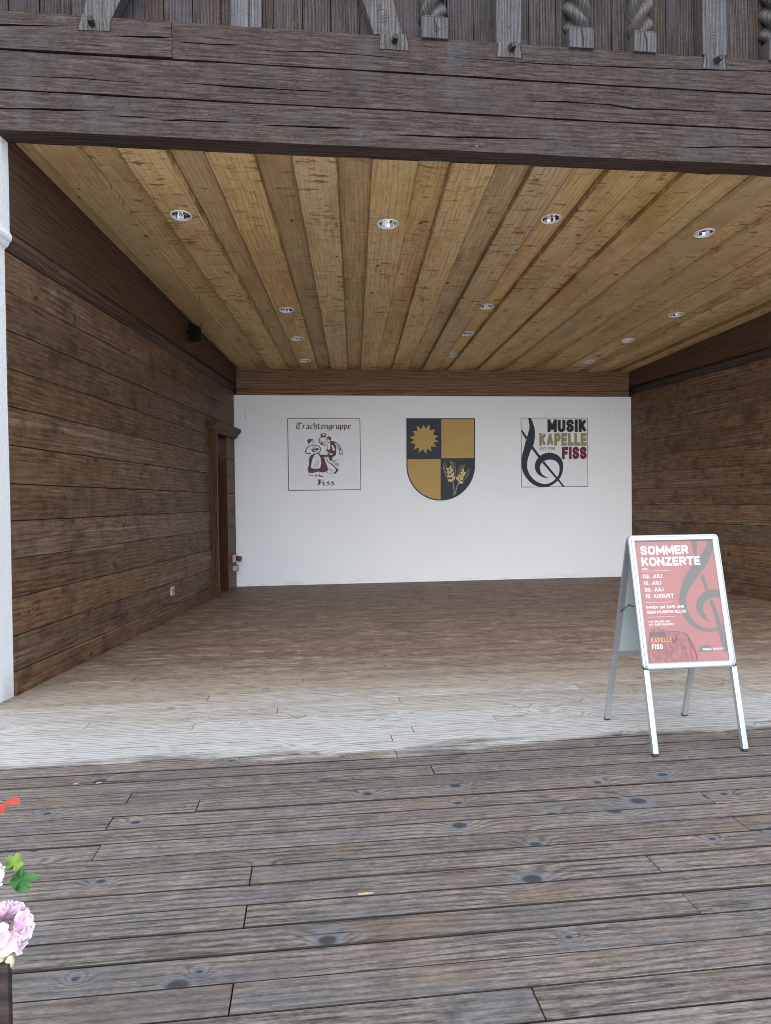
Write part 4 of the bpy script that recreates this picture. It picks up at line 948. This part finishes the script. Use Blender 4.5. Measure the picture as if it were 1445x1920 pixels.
PROF = [(.0, -.010), (.0, .004), (.003, .010), (.009, .012), (.0092, .0085), (.0115, .0085), (.012, .0125), (.026, .0115), (.031, .006), (.031, -.004), (.026, -.010)]
def frame(PFn, name, parent, sub=None, rr=(.022), lift=0., mat=None, flip=1):
    q = MB(); loops = []
    for dd, n in PROF:
        pts = rrect(-HW+dd, HW-dd, S0+dd, S1-dd, max(rr-dd, .0015)); loops.append([q.vert(PFn(x, s_, (n+(lift if n > 0 else 0)))) for x, s_ in pts])
    N_ = len(loops[0]); M_ = len(PROF)
    for i in range(M_):
        a, b = loops[i], loops[(i+1) % M_]
        for k in range(N_):
            if sub and k not in sub: continue
            j = (k+1) % N_; q.face([a[k], a[j], b[j], b[k]])
    return q.build(name, mat or m_alu, parent, fix=True)
frame(PF, 'front_frame', st); frame(PB, 'rear_frame', st)
for sgn, rng in ((1, range(0, 6)), (-1, range(21, 27))):  # chrome corner caps at the foot of the panel
    q = MB(); cx = sgn*(HW-.022); loops = []
    for dd, n in PROF[:9]:
        L_ = []
        for k in range(9):
            t = radians(-90+(90*k/8 if sgn > 0 else -90*k/8)); L_.append(q.vert(PF(cx+(.0235-dd)*cos(t) if .0235 > dd else cx, S0+.022+(.0235-dd)*sin(t), n+.0012)))
        loops.append(L_)
    for a, b in zip(loops, loops[1:]):
        for k in range(8): q.face([a[k], a[k+1], b[k+1], b[k]])
    q.build('corner_cap', m_chrome, st, fix=True)
for PFn, sx in ((PF, 1), (PB, 1)):                       # legs, slightly inset from the panel edges
    for x in (-.2135, .2135):
        q = MB(); c = [(x-.0125, -.012), (x+.0125, -.012), (x+.0125, .010), (x-.0125, .010)]
        if PFn is PB: c = c[::-1]
        q.hexa([PFn(a, .012, b) for a, b in c]+[PFn(a, S0+.004, b) for a, b in c]); lg = q.build('leg', m_alu, st, bevel=.002, fix=True)
        q = MB(); q.hexa([PFn(a*1.0, .0035, b) for a, b in c]+[PFn(a, .0122, b) for a, b in c]); q.build('rubber_foot', m_foot, lg, fix=True)
q = MB(); q.board(PF(-HW+.02, S0+.02, -.004), PF(HW-.02, 0, 0)-PF(-HW+.02, 0, 0), PF(0, S1-.02)-PF(0, S0+.02), PF(0, 0, -.005)-PF(0, 0, -.001)); q.build('rear_sheet', m_back, st, fix=True)
q = MB(); q.board(PB(-HW+.02, S0+.02, -.002), PB(HW-.02, 0, 0)-PB(-HW+.02, 0, 0), PB(0, S1-.02)-PB(0, S0+.02), PB(0, 0, -.006)-PB(0, 0, 0)); q.build('rear_board', m_back, st, fix=True)
for x in (-HW+.012, HW-.012):                            # hinges and spreader arms
    q = MB(); a, b = PF(x, S1-.012, -.012), PB(x, S1-.012, -.012); q.hexa([a+Vector((-.008, 0, -.014)), a+Vector((.008, 0, -.014)), a+Vector((.008, 0, .008)), a+Vector((-.008, 0, .008)), b+Vector((-.008, 0, -.014)), b+Vector((.008, 0, -.014)), b+Vector((.008, 0, .008)), b+Vector((-.008, 0, .008))]); q.build('hinge', m_chrome, st, bevel=.003, fix=True)
    q = MB(); a, b = PF(x, .66, -.012), PB(x, .62, -.012); m = (a+b)/2+Vector((0, 0, .022)); q.tube([a, m], .004, 6); q.tube([m, b], .004, 6); q.build('spreader_arm', m_chrome, st)

# poster: homography from the picture of the sheet to its own 0..1 frame
def solve(A, b):
    n = len(b); M_ = [r[:]+[b[i]] for i, r in enumerate(A)]
    for i in range(n):
        p = max(range(i, n), key=lambda r: abs(M_[r][i])); M_[i], M_[p] = M_[p], M_[i]
        for r in range(n):
            if r != i:
                f_ = M_[r][i]/M_[i][i]; M_[r] = [a-f_*c for a, c in zip(M_[r], M_[i])]
    return [M_[i][n]/M_[i][i] for i in range(n)]
A_, b_ = [], []
for (x, y_), (u, v) in zip([(95, 75), (1020, 50), (1240, 1535), (300, 1575)], [(0, 1), (1, 1), (1, 0), (0, 0)]):
    A_ += [[x, y_, 1, 0, 0, 0, -u*x, -u*y_], [0, 0, 0, x, y_, 1, -v*x, -v*y_]]; b_ += [u, v]
h = solve(A_, b_)
def pv(x, y_): w_ = h[6]*x+h[7]*y_+1; return (h[0]*x+h[1]*y_+h[2])/w_, (h[3]*x+h[4]*y_+h[5])/w_
PX0, PX1, PS0, PS1 = -HW+.030, HW-.030, S0+.030, S1-.030
def sheet(u, v, e=0.): return PF(PX0+u*(PX1-PX0), PS0+v*(PS1-PS0), .0005+e)
def poster_mat():
    M = N('red poster paper'); P = M.n('ShaderNodeTexCoord').outputs['Object']
    n = M.noise(M.vmul(P, (5, 5, 5)), 1, 4, .6)
    M.bump(M.noise(M.vmul(P, (9, 9, 9)), 1, 3, .5), .25, .004)
    return M.fin(M.mix(n, (.41, .15, .135), (.48, .19, .175)), .5)
m_post_red = poster_mat()
ps = MB(); ps.poly([sheet(-.02, -.02), sheet(1.02, -.02), sheet(1.02, 1.02), sheet(-.02, 1.02)]); po = ps.build('poster', m_post_red, st)
m_olive = ink('grey green print', (.17, .165, .135)); m_wht = ink('white print', (.80, .78, .77)); m_orange = ink('orange print', (.75, .33, .06)); m_anth = ink('grey print', (.10, .09, .10))
q = MB(); zz = [.0003]
def cst(pts, **k):
    zz[0] += .0002; e = zz[0]
    def pl(X, Y):
        u, v = pv(X, Y); return sheet(min(max(u, 0), 1), min(max(v, 0), 1), e)
    ribbon(q, pts, pl, 0, **k)
cst([(1002, 40, 60), (985, 150, 86), (920, 300, 118), (820, 440, 132), (745, 570, 112), (695, 700, 86), (688, 820, 80), (715, 940, 70), (775, 1050, 62), (870, 1130, 52), (980, 1165, 42), (1080, 1158, 40), (1180, 1110, 38)])
cst([(1180, 755, 78), (1110, 720, 90), (1030, 715, 104), (950, 750, 104), (895, 820, 92), (885, 890, 78), (912, 960, 58), (958, 1020, 36), (1012, 1064, 4)])
cst([(805, 60, 66), (815, 160, 46), (828, 250, 26)]); cst([(908, 490, 36), (965, 670, 40)], smooth=False); cst([(1018, 795, 38), (1090, 1000, 46), (1150, 1210, 54), (1200, 1425, 52)], smooth=False)
q.poly([sheet(*pv(968+90*cos(t), 1432-88*sin(t)), .0003) for t in [pi*k/16 for k in range(17)]])
q.build('clef_print', m_olive, po)
def ptext(s_, lb, rb, tl, mat, off=.0, nm='lettering', lab=None):
    (x0, ya), (x1, yb2), (_, yt) = pv(*lb), pv(*rb), pv(*tl); y0_ = (ya+yb2)/2; q = MB()
    text_fit(q, s_, x0, x1, y0_, yt, lambda X, Y, e: sheet(X, Y, .0022+e), {.03: .245, .02: .22, .025: .22, .035: .19}[off], cond=.42 if off == .035 else .68); q.build(nm, mat, po)
ptext('SOMMER', (178, 243), (742, 226), (168, 130), m_wht, .03); ptext('KONZERTE', (194, 383), (885, 362), (182, 272), m_wht, .03)
ptext('2025', (198, 426), (262, 424), (196, 402), m_wht, .02)
ptext('02. JULI', (208, 530), (437, 526), (203, 486), m_wht, .02); ptext('16. JULI', (220, 612), (428, 608), (215, 568), m_wht, .02)
ptext('30. JULI', (235, 697), (456, 690), (230, 650), m_wht, .02); ptext('13. AUGUST', (245, 775), (578, 768), (240, 728), m_wht, .02)
ptext('IMMER UM 20:15 UHR', (262, 908), (702, 894), (258, 874), m_wht, .025); ptext('BEIM MUSIKPAVILLON', (272, 967), (728, 953), (268, 931), m_wht, .025)
ptext('WIR FREUEN UNS', (286, 1078), (540, 1070), (282, 1055), m_wht, .02); ptext('AUF EUER KOMMEN!', (290, 1114), (588, 1108), (286, 1090), m_wht, .02)
ptext('MUSIK', (315, 1252), (505, 1242), (312, 1192), m_anth, .035); ptext('KAPELLE', (325, 1320), (570, 1310), (320, 1262), m_orange, .035); ptext('FISS', (338, 1402), (466, 1394), (332, 1340), m_wht, .035)
ptext('FREIER EINTRITT', (930, 1412), (1180, 1404), (926, 1388), m_wht, .025)
q = MB()
for a, b in (((198, 445), (530, 430)), ((250, 828), (566, 824)), ((276, 1008), (600, 1000))):
    (u0, v0), (u1, v1) = pv(*a), pv(*b); v0 = (v0+v1)/2; q.poly([sheet(u0, v0-.0012, .001), sheet(u1, v0-.0012, .001), sheet(u1, v0+.0012, .001), sheet(u0, v0+.0012, .001)])
q.build('rule_lines', m_wht, po)
def photo_mat():
    M = N('dark red photo print'); P = M.n('ShaderNodeTexCoord').outputs['Object']
    n = M.noise(M.vmul(P, (60, 20, 22)), 1, 6, .75, .6)
    return M.fin(M.ramp(n, [(.36, (.24, .06, .06)), (.5, (.34, .10, .095)), (.64, (.46, .18, .165))]), .5)
arch = [(285, 1480), (300, 1200), (330, 1150), (400, 1130), (520, 1170), (600, 1180), (690, 1185), (750, 1220), (800, 1290), (840, 1380), (870, 1450), (885, 1540), (300, 1560)]
q = MB(); q.poly([sheet(*(min(max(c, 0.), 1.) for c in pv(*p)), .0008) for p in arch]); q.build('photo_print', photo_mat(), po)
q = MB(); zz = [.0011]
for pts in ([(520, 1180, 4), (600, 1186, 5), (690, 1192, 7), (748, 1230, 9), (775, 1300, 14), (815, 1360, 10), (850, 1450, 12), (868, 1530, 10)], [(520, 1250, 12), (565, 1290, 40), (600, 1300, 26), (620, 1240, 10), (600, 1200, 6)]): cst(pts)
q.build('photo_outline', ink('deep red print', (.16, .02, .03)), po)
def film():
    M = N('clear cover sheet'); t = M.t
    gl = M.n('ShaderNodeBsdfGlossy'); gl.inputs['Roughness'].default_value = .16; gl.inputs['Color'].default_value = (1, 1, 1, 1)
    tr = M.n('ShaderNodeBsdfTransparent'); tr.inputs['Color'].default_value = (.97, .97, .97, 1)
    fr = M.n('ShaderNodeFresnel'); fr.inputs['IOR'].default_value = 1.7
    P = M.n('ShaderNodeTexCoord').outputs['Object']; bp = M.n('ShaderNodeBump'); bp.inputs['Strength'].default_value = .35; bp.inputs['Distance'].default_value = .01
    M.put(bp.inputs['Height'], M.noise(M.vmul(P, (10, 10, 7)), 1, 2, .5, .8)); t.links.new(bp.outputs[0], gl.inputs['Normal']); t.links.new(bp.outputs[0], fr.inputs['Normal'])
    mx = M.n('ShaderNodeMixShader'); t.links.new(fr.outputs[0], mx.inputs[0]); t.links.new(tr.outputs[0], mx.inputs[1]); t.links.new(gl.outputs[0], mx.inputs[2])
    t.links.new(mx.outputs[0], M.out.inputs['Surface']); t.nodes.remove(M.b); return M.mat
q = MB(); q.poly([sheet(-.01, -.01, .004), sheet(1.01, -.01, .004), sheet(1.01, 1.01, .004), sheet(-.01, 1.01, .004)]); q.build('cover_sheet', film(), st)

# ------------------------------------------------------------------ planter with geraniums at the left front
m_box = wood('dark planter wood', (.010, .006, .006), (.022, .014, .013), (.05, .03, .026), cell=.5, kshow=.1, bump=.3, vary=.2)
m_soil = plain('potting soil', (.03, .02, .014), .95, bump=.8)
YP = .80
xr_ = on_y(17, 1880, YP).x; zt = on_y(10, 1812, YP).z
pb = empty('planter_box', (xr_-.25, YP+.1, 0), 'dark brown wooden planter box at the bottom left edge', 'planter')
q = MB(); q.board((xr_-.55, YP, .02), (.55, 0, 0), (0, 0, zt-.02), (0, .011, 0)); q.build('front_board', m_box, pb, bevel=.0015)
q = MB()
q.board((xr_-.53, YP+.0115, .02), (0, 0, zt-.03), (.02, 0, 0), (0, .2, 0)); q.build('side_board', m_box, pb, bevel=.0015); q = MB(); q.board((xr_-.16, YP+.0115, .02), (0, 0, zt-.03), (.02, 0, 0), (0, .2, 0)); q.build('side_board', m_box, pb, bevel=.0015)
q = MB(); q.board((xr_-.55, YP+.212, .02), (.41, 0, 0), (0, 0, zt-.02), (0, .011, 0)); q.build('rear_board', m_box, pb, bevel=.0015)
q = MB(); q.board((xr_-.51, YP+.012, .3), (.35, 0, 0), (0, .199, 0), (0, 0, zt-.33)); q.build('soil', m_soil, pb)
q = MB()
for a in (xr_-.5, xr_-.2): q.board((a, YP+.03, .0), (0, 0, .019), (.04, 0, 0), (0, .16, 0))
q.build('foot', m_box, pb)

def petal_mat(name, c0, c1, tr=.0):
    M = N(name); L = M.attr('luv'); x, y_, z_ = M.sep(L)
    n = M.noise(M.comb(M.math('MULTIPLY', x, 5), M.math('MULTIPLY', y_, 30), z_), 1, 3)
    c = M.mix(M.math('MULTIPLY_ADD', n, .5, M.math('MULTIPLY', x, .6), clamp=True), c0, c1)
    M.b.inputs['Subsurface Weight'].default_value = .0
    return M.fin(c, .55, spec=.25)
m_pink = petal_mat('pink petal', (.70, .45, .58), (.82, .68, .76)); m_redp = petal_mat('red petal', (.40, .016, .016), (.52, .05, .035)); m_white = petal_mat('white petal', (.78, .77, .76), (.86, .86, .86))
m_leaf = petal_mat('geranium leaf', (.026, .088, .024), (.055, .165, .042)); m_young = petal_mat('young geranium leaf', (.12, .20, .03), (.22, .31, .055)); m_stem = plain('green stem', (.16, .27, .09), .5); m_bud = petal_mat('pale bud', (.50, .46, .28), (.70, .52, .50))
def petal(q, base, dirv, upv, L, W, ruff, rn, cup=.25):
    """ruffled petal grid"""
    dirv = Vector(dirv).normalized(); side = dirv.cross(Vector(upv)).normalized(); up = side.cross(dirv); n, m_ = 7, 8; G = []; ph = rn.uniform(0, 6); sd_ = rn.uniform(0, 9)
    for i in range(n+1):
        t = i/n; row = []
        for j in range(m_+1):
            s_ = j/m_*2-1; wd = W*.5*sin(min(1, t*1.08)*pi*.62)**.8*(1 if t < .9 else .93)
            l = L*(t-(.10*s_*s_)*t)
            b = up*(cup*L*t*t*.6-cup*W*.5*s_*s_*-.4*t+ruff*L*t*t*sin(s_*5+ph)*.5+ruff*L*t*.25*sin(s_*9+ph*2))
            row.append(q.vert(Vector(base)+dirv*l+side*wd*s_+b, (t, s_*.5+sd_, sd_), sd_))
        G.append(row)
    for i in range(n):
        for j in range(m_): q.face([G[i][j], G[i][j+1], G[i+1][j+1], G[i+1][j]], 0, True)
def leaf(q, c, nrm, tipd, R, rn, folds=.25):
    nrm = Vector(nrm).normalized(); t = (Vector(tipd)-nrm*Vector(tipd).dot(nrm)).normalized(); s_ = nrm.cross(t); n = 44; sd_ = rn.uniform(0, 9)
    o = q.vert(c, (0, 0, sd_)); rings = []
    for k in range(1, 5):
        f_ = k/4; row = []
        for i in range(n):
            a = 2*pi*i/n; lob = .66+.34*abs(cos(2.5*a))**.7; scal = 1+.08*cos(17*a)*f_; notch = 1-.65*max(0, cos(a-pi))**14
            r = R*lob*scal*notch*f_
            row.append(q.vert(Vector(c)+(t*cos(a)+s_*sin(a))*r+nrm*(folds*R*f_*f_*(.55*cos(5*a)+.5*sin(2*a+sd_)+.6*cos(a+sd_))), (f_, a, sd_)))
        rings.append(row)
    for i in range(n):
        j = (i+1) % n; q.face([o, rings[0][i], rings[0][j]], 0, True)
        for a, b in zip(rings, rings[1:]): q.face([a[i], b[i], b[j], a[j]], 0, True)
def floret(q, c, ax, L, W, rn, n=5, ruff=.25):
    ax = Vector(ax).normalized(); e1 = ax.orthogonal().normalized(); e2 = ax.cross(e1); a0 = rn.uniform(0, 6)
    for k in range(n):
        a = a0+2*pi*k/n; dd = (e1*cos(a)+e2*sin(a))*.9+ax*.55; petal(q, c, dd, ax, L*rn.uniform(.85, 1.1), W, ruff, rn)
rn = random.Random(11)
def at(u, v, y_): return on_y(u, v, y_)
soil = Vector((xr_-.22, YP+.10, zt-.03))
# pink geranium
pg = empty('geranium', soil, 'pink geranium bloom with buds above the planter box corner', 'flower', 'geraniums in the planter')
c = at(6, 1748, YP+.03); q = MB()
for k in range(20):
    t = rn.uniform(0, 6.28); zz_ = 1-2*(k+.5)/20*.8; rr = sqrt(max(0, 1-zz_*zz_)); dv = Vector((rr*cos(t+k*2.4), rr*sin(t+k*2.4), zz_)); floret(q, c+dv*.016, dv, .019, .022, rn, ruff=.2)
q.build('flower_head', m_pink, pg)
q = MB(); q.tube([soil, (soil+c)/2+Vector((.01, 0, 0)), c], .0022, 7); bdp = at(19, 1803, YP+.01)
q.tube([c+Vector((0, 0, -.01)), bdp+Vector((0, .004, .012)), bdp+Vector((0, 0, .006))], .0008, 6); b2p = at(2, 1797, YP+.012); q.tube([c, b2p], .0008, 6); q.build('stem', m_stem, pg)
for bp_ in (bdp, b2p):
    q = MB(); q.lathe([(.0008, .008), (.003, .006), (.0052, .001), (.0052, -.003), (.0035, -.007), (.0006, -.0095)], bp_, (.1, 0, 1), 14); q.build('bud', m_bud, pg)
for u, v, R in ((-60, 1760, .035), (-90, 1690, .04), (-40, 1800, .03)):
    q = MB(); cc = at(u, v, YP+.08); leaf(q, cc, (rn.uniform(-.3, .3), -.6, .8), (rn.uniform(-1, 1), -.5, 0), R, rn); q.build('leaf', m_leaf, pg)
# white geranium with the two leaves that reach into view
wg = empty('geranium', soil+Vector((-.06, .03, 0)), 'white geranium whose lobed green leaf reaches over the deck', 'flower', 'geraniums in the planter')
c = at(-26, 1645, YP+.10); q = MB()
for k in range(10):
    t = k*2.4; zz_ = 1-2*(k+.5)/10*.7; rr = sqrt(max(0, 1-zz_*zz_)); dv = Vector((rr*cos(t), rr*sin(t), zz_)); floret(q, c+dv*.010, dv, .014, .013, rn, ruff=.15)
q.build('flower_head', m_white, wg)
l1 = at(40, 1650, YP+.12); l2 = at(27, 1620, YP+.125)
q = MB(); q.tube([soil, (soil+c)/2, c], .002, 7); q.tube([c+Vector((-.02, 0, -.02)), (c+l1)/2+Vector((0, 0, -.004)), l1], .001, 6); q.tube([c+Vector((-.02, 0, -.01)), l2+Vector((-.006, 0, -.002))], .001, 6); q.build('stem', m_stem, wg)
q = MB(); leaf(q, l1, (.80, -.38, .2), (.35, -.1, -1), .016, rn, .6); q.build('leaf', m_leaf, wg, label='darker green lobed leaf')
q = MB(); leaf(q, l2, (.25, -.6, .75), (.4, .3, 1), .0115, rn, .6); q.build('leaf', m_young, wg, label='young yellow green leaf')
for u, v, R in ((-70, 1640, .035), (-110, 1600, .04)):
    q = MB(); cc = at(u, v, YP+.14); leaf(q, cc, (rn.uniform(-.3, .3), -.6, .8), (rn.uniform(-1, 1), -.5, 0), R, rn); q.build('leaf', m_leaf, wg)
# red geranium, two petals in view
rg_ = empty('geranium', soil+Vector((-.1, .06, 0)), 'red geranium with a few narrow petals poking into view at the left', 'flower', 'geraniums in the planter')
c = at(9, 1504, YP+.16); q = MB()
petal(q, c, Vector((1, .1, -.02)), (0, -1, .5), .020, .0085, .12, rn, .1); petal(q, c, Vector((-.05, -.1, -1)), (0, -1, .2), .013, .006, .2, rn, .1); petal(q, c+Vector((-.001, 0, -.002)), Vector((-.45, -.1, -1)), (0, -1, .2), .014, .006, .2, rn, .1)
c2 = at(-45, 1500, YP+.16)
for k in range(8):
    t = k*2.4; zz_ = 1-2*(k+.5)/8*.7; rr = sqrt(max(0, 1-zz_*zz_)); dv = Vector((rr*cos(t), rr*sin(t), zz_)); floret(q, c2+dv*.008, dv, .014, .012, rn, ruff=.2)
q.build('flower_head', m_redp, rg_)
q = MB(); q.tube([soil+Vector((-.06, .06, 0)), (soil+c2)/2, c2], .002, 7); q.tube([c2, (c2+c)/2+Vector((0, 0, .004)), c], .0008, 6); q.tube([c, c+Vector((.008, 0, .006))], .0003, 5); q.build('stem', m_stem, rg_)
for u, v, R in ((-90, 1520, .035),):
    q = MB(); cc = at(u, v, YP+.17); leaf(q, cc, (.1, -.6, .8), (.5, -.5, 0), R, rn); q.build('leaf', m_leaf, rg_)
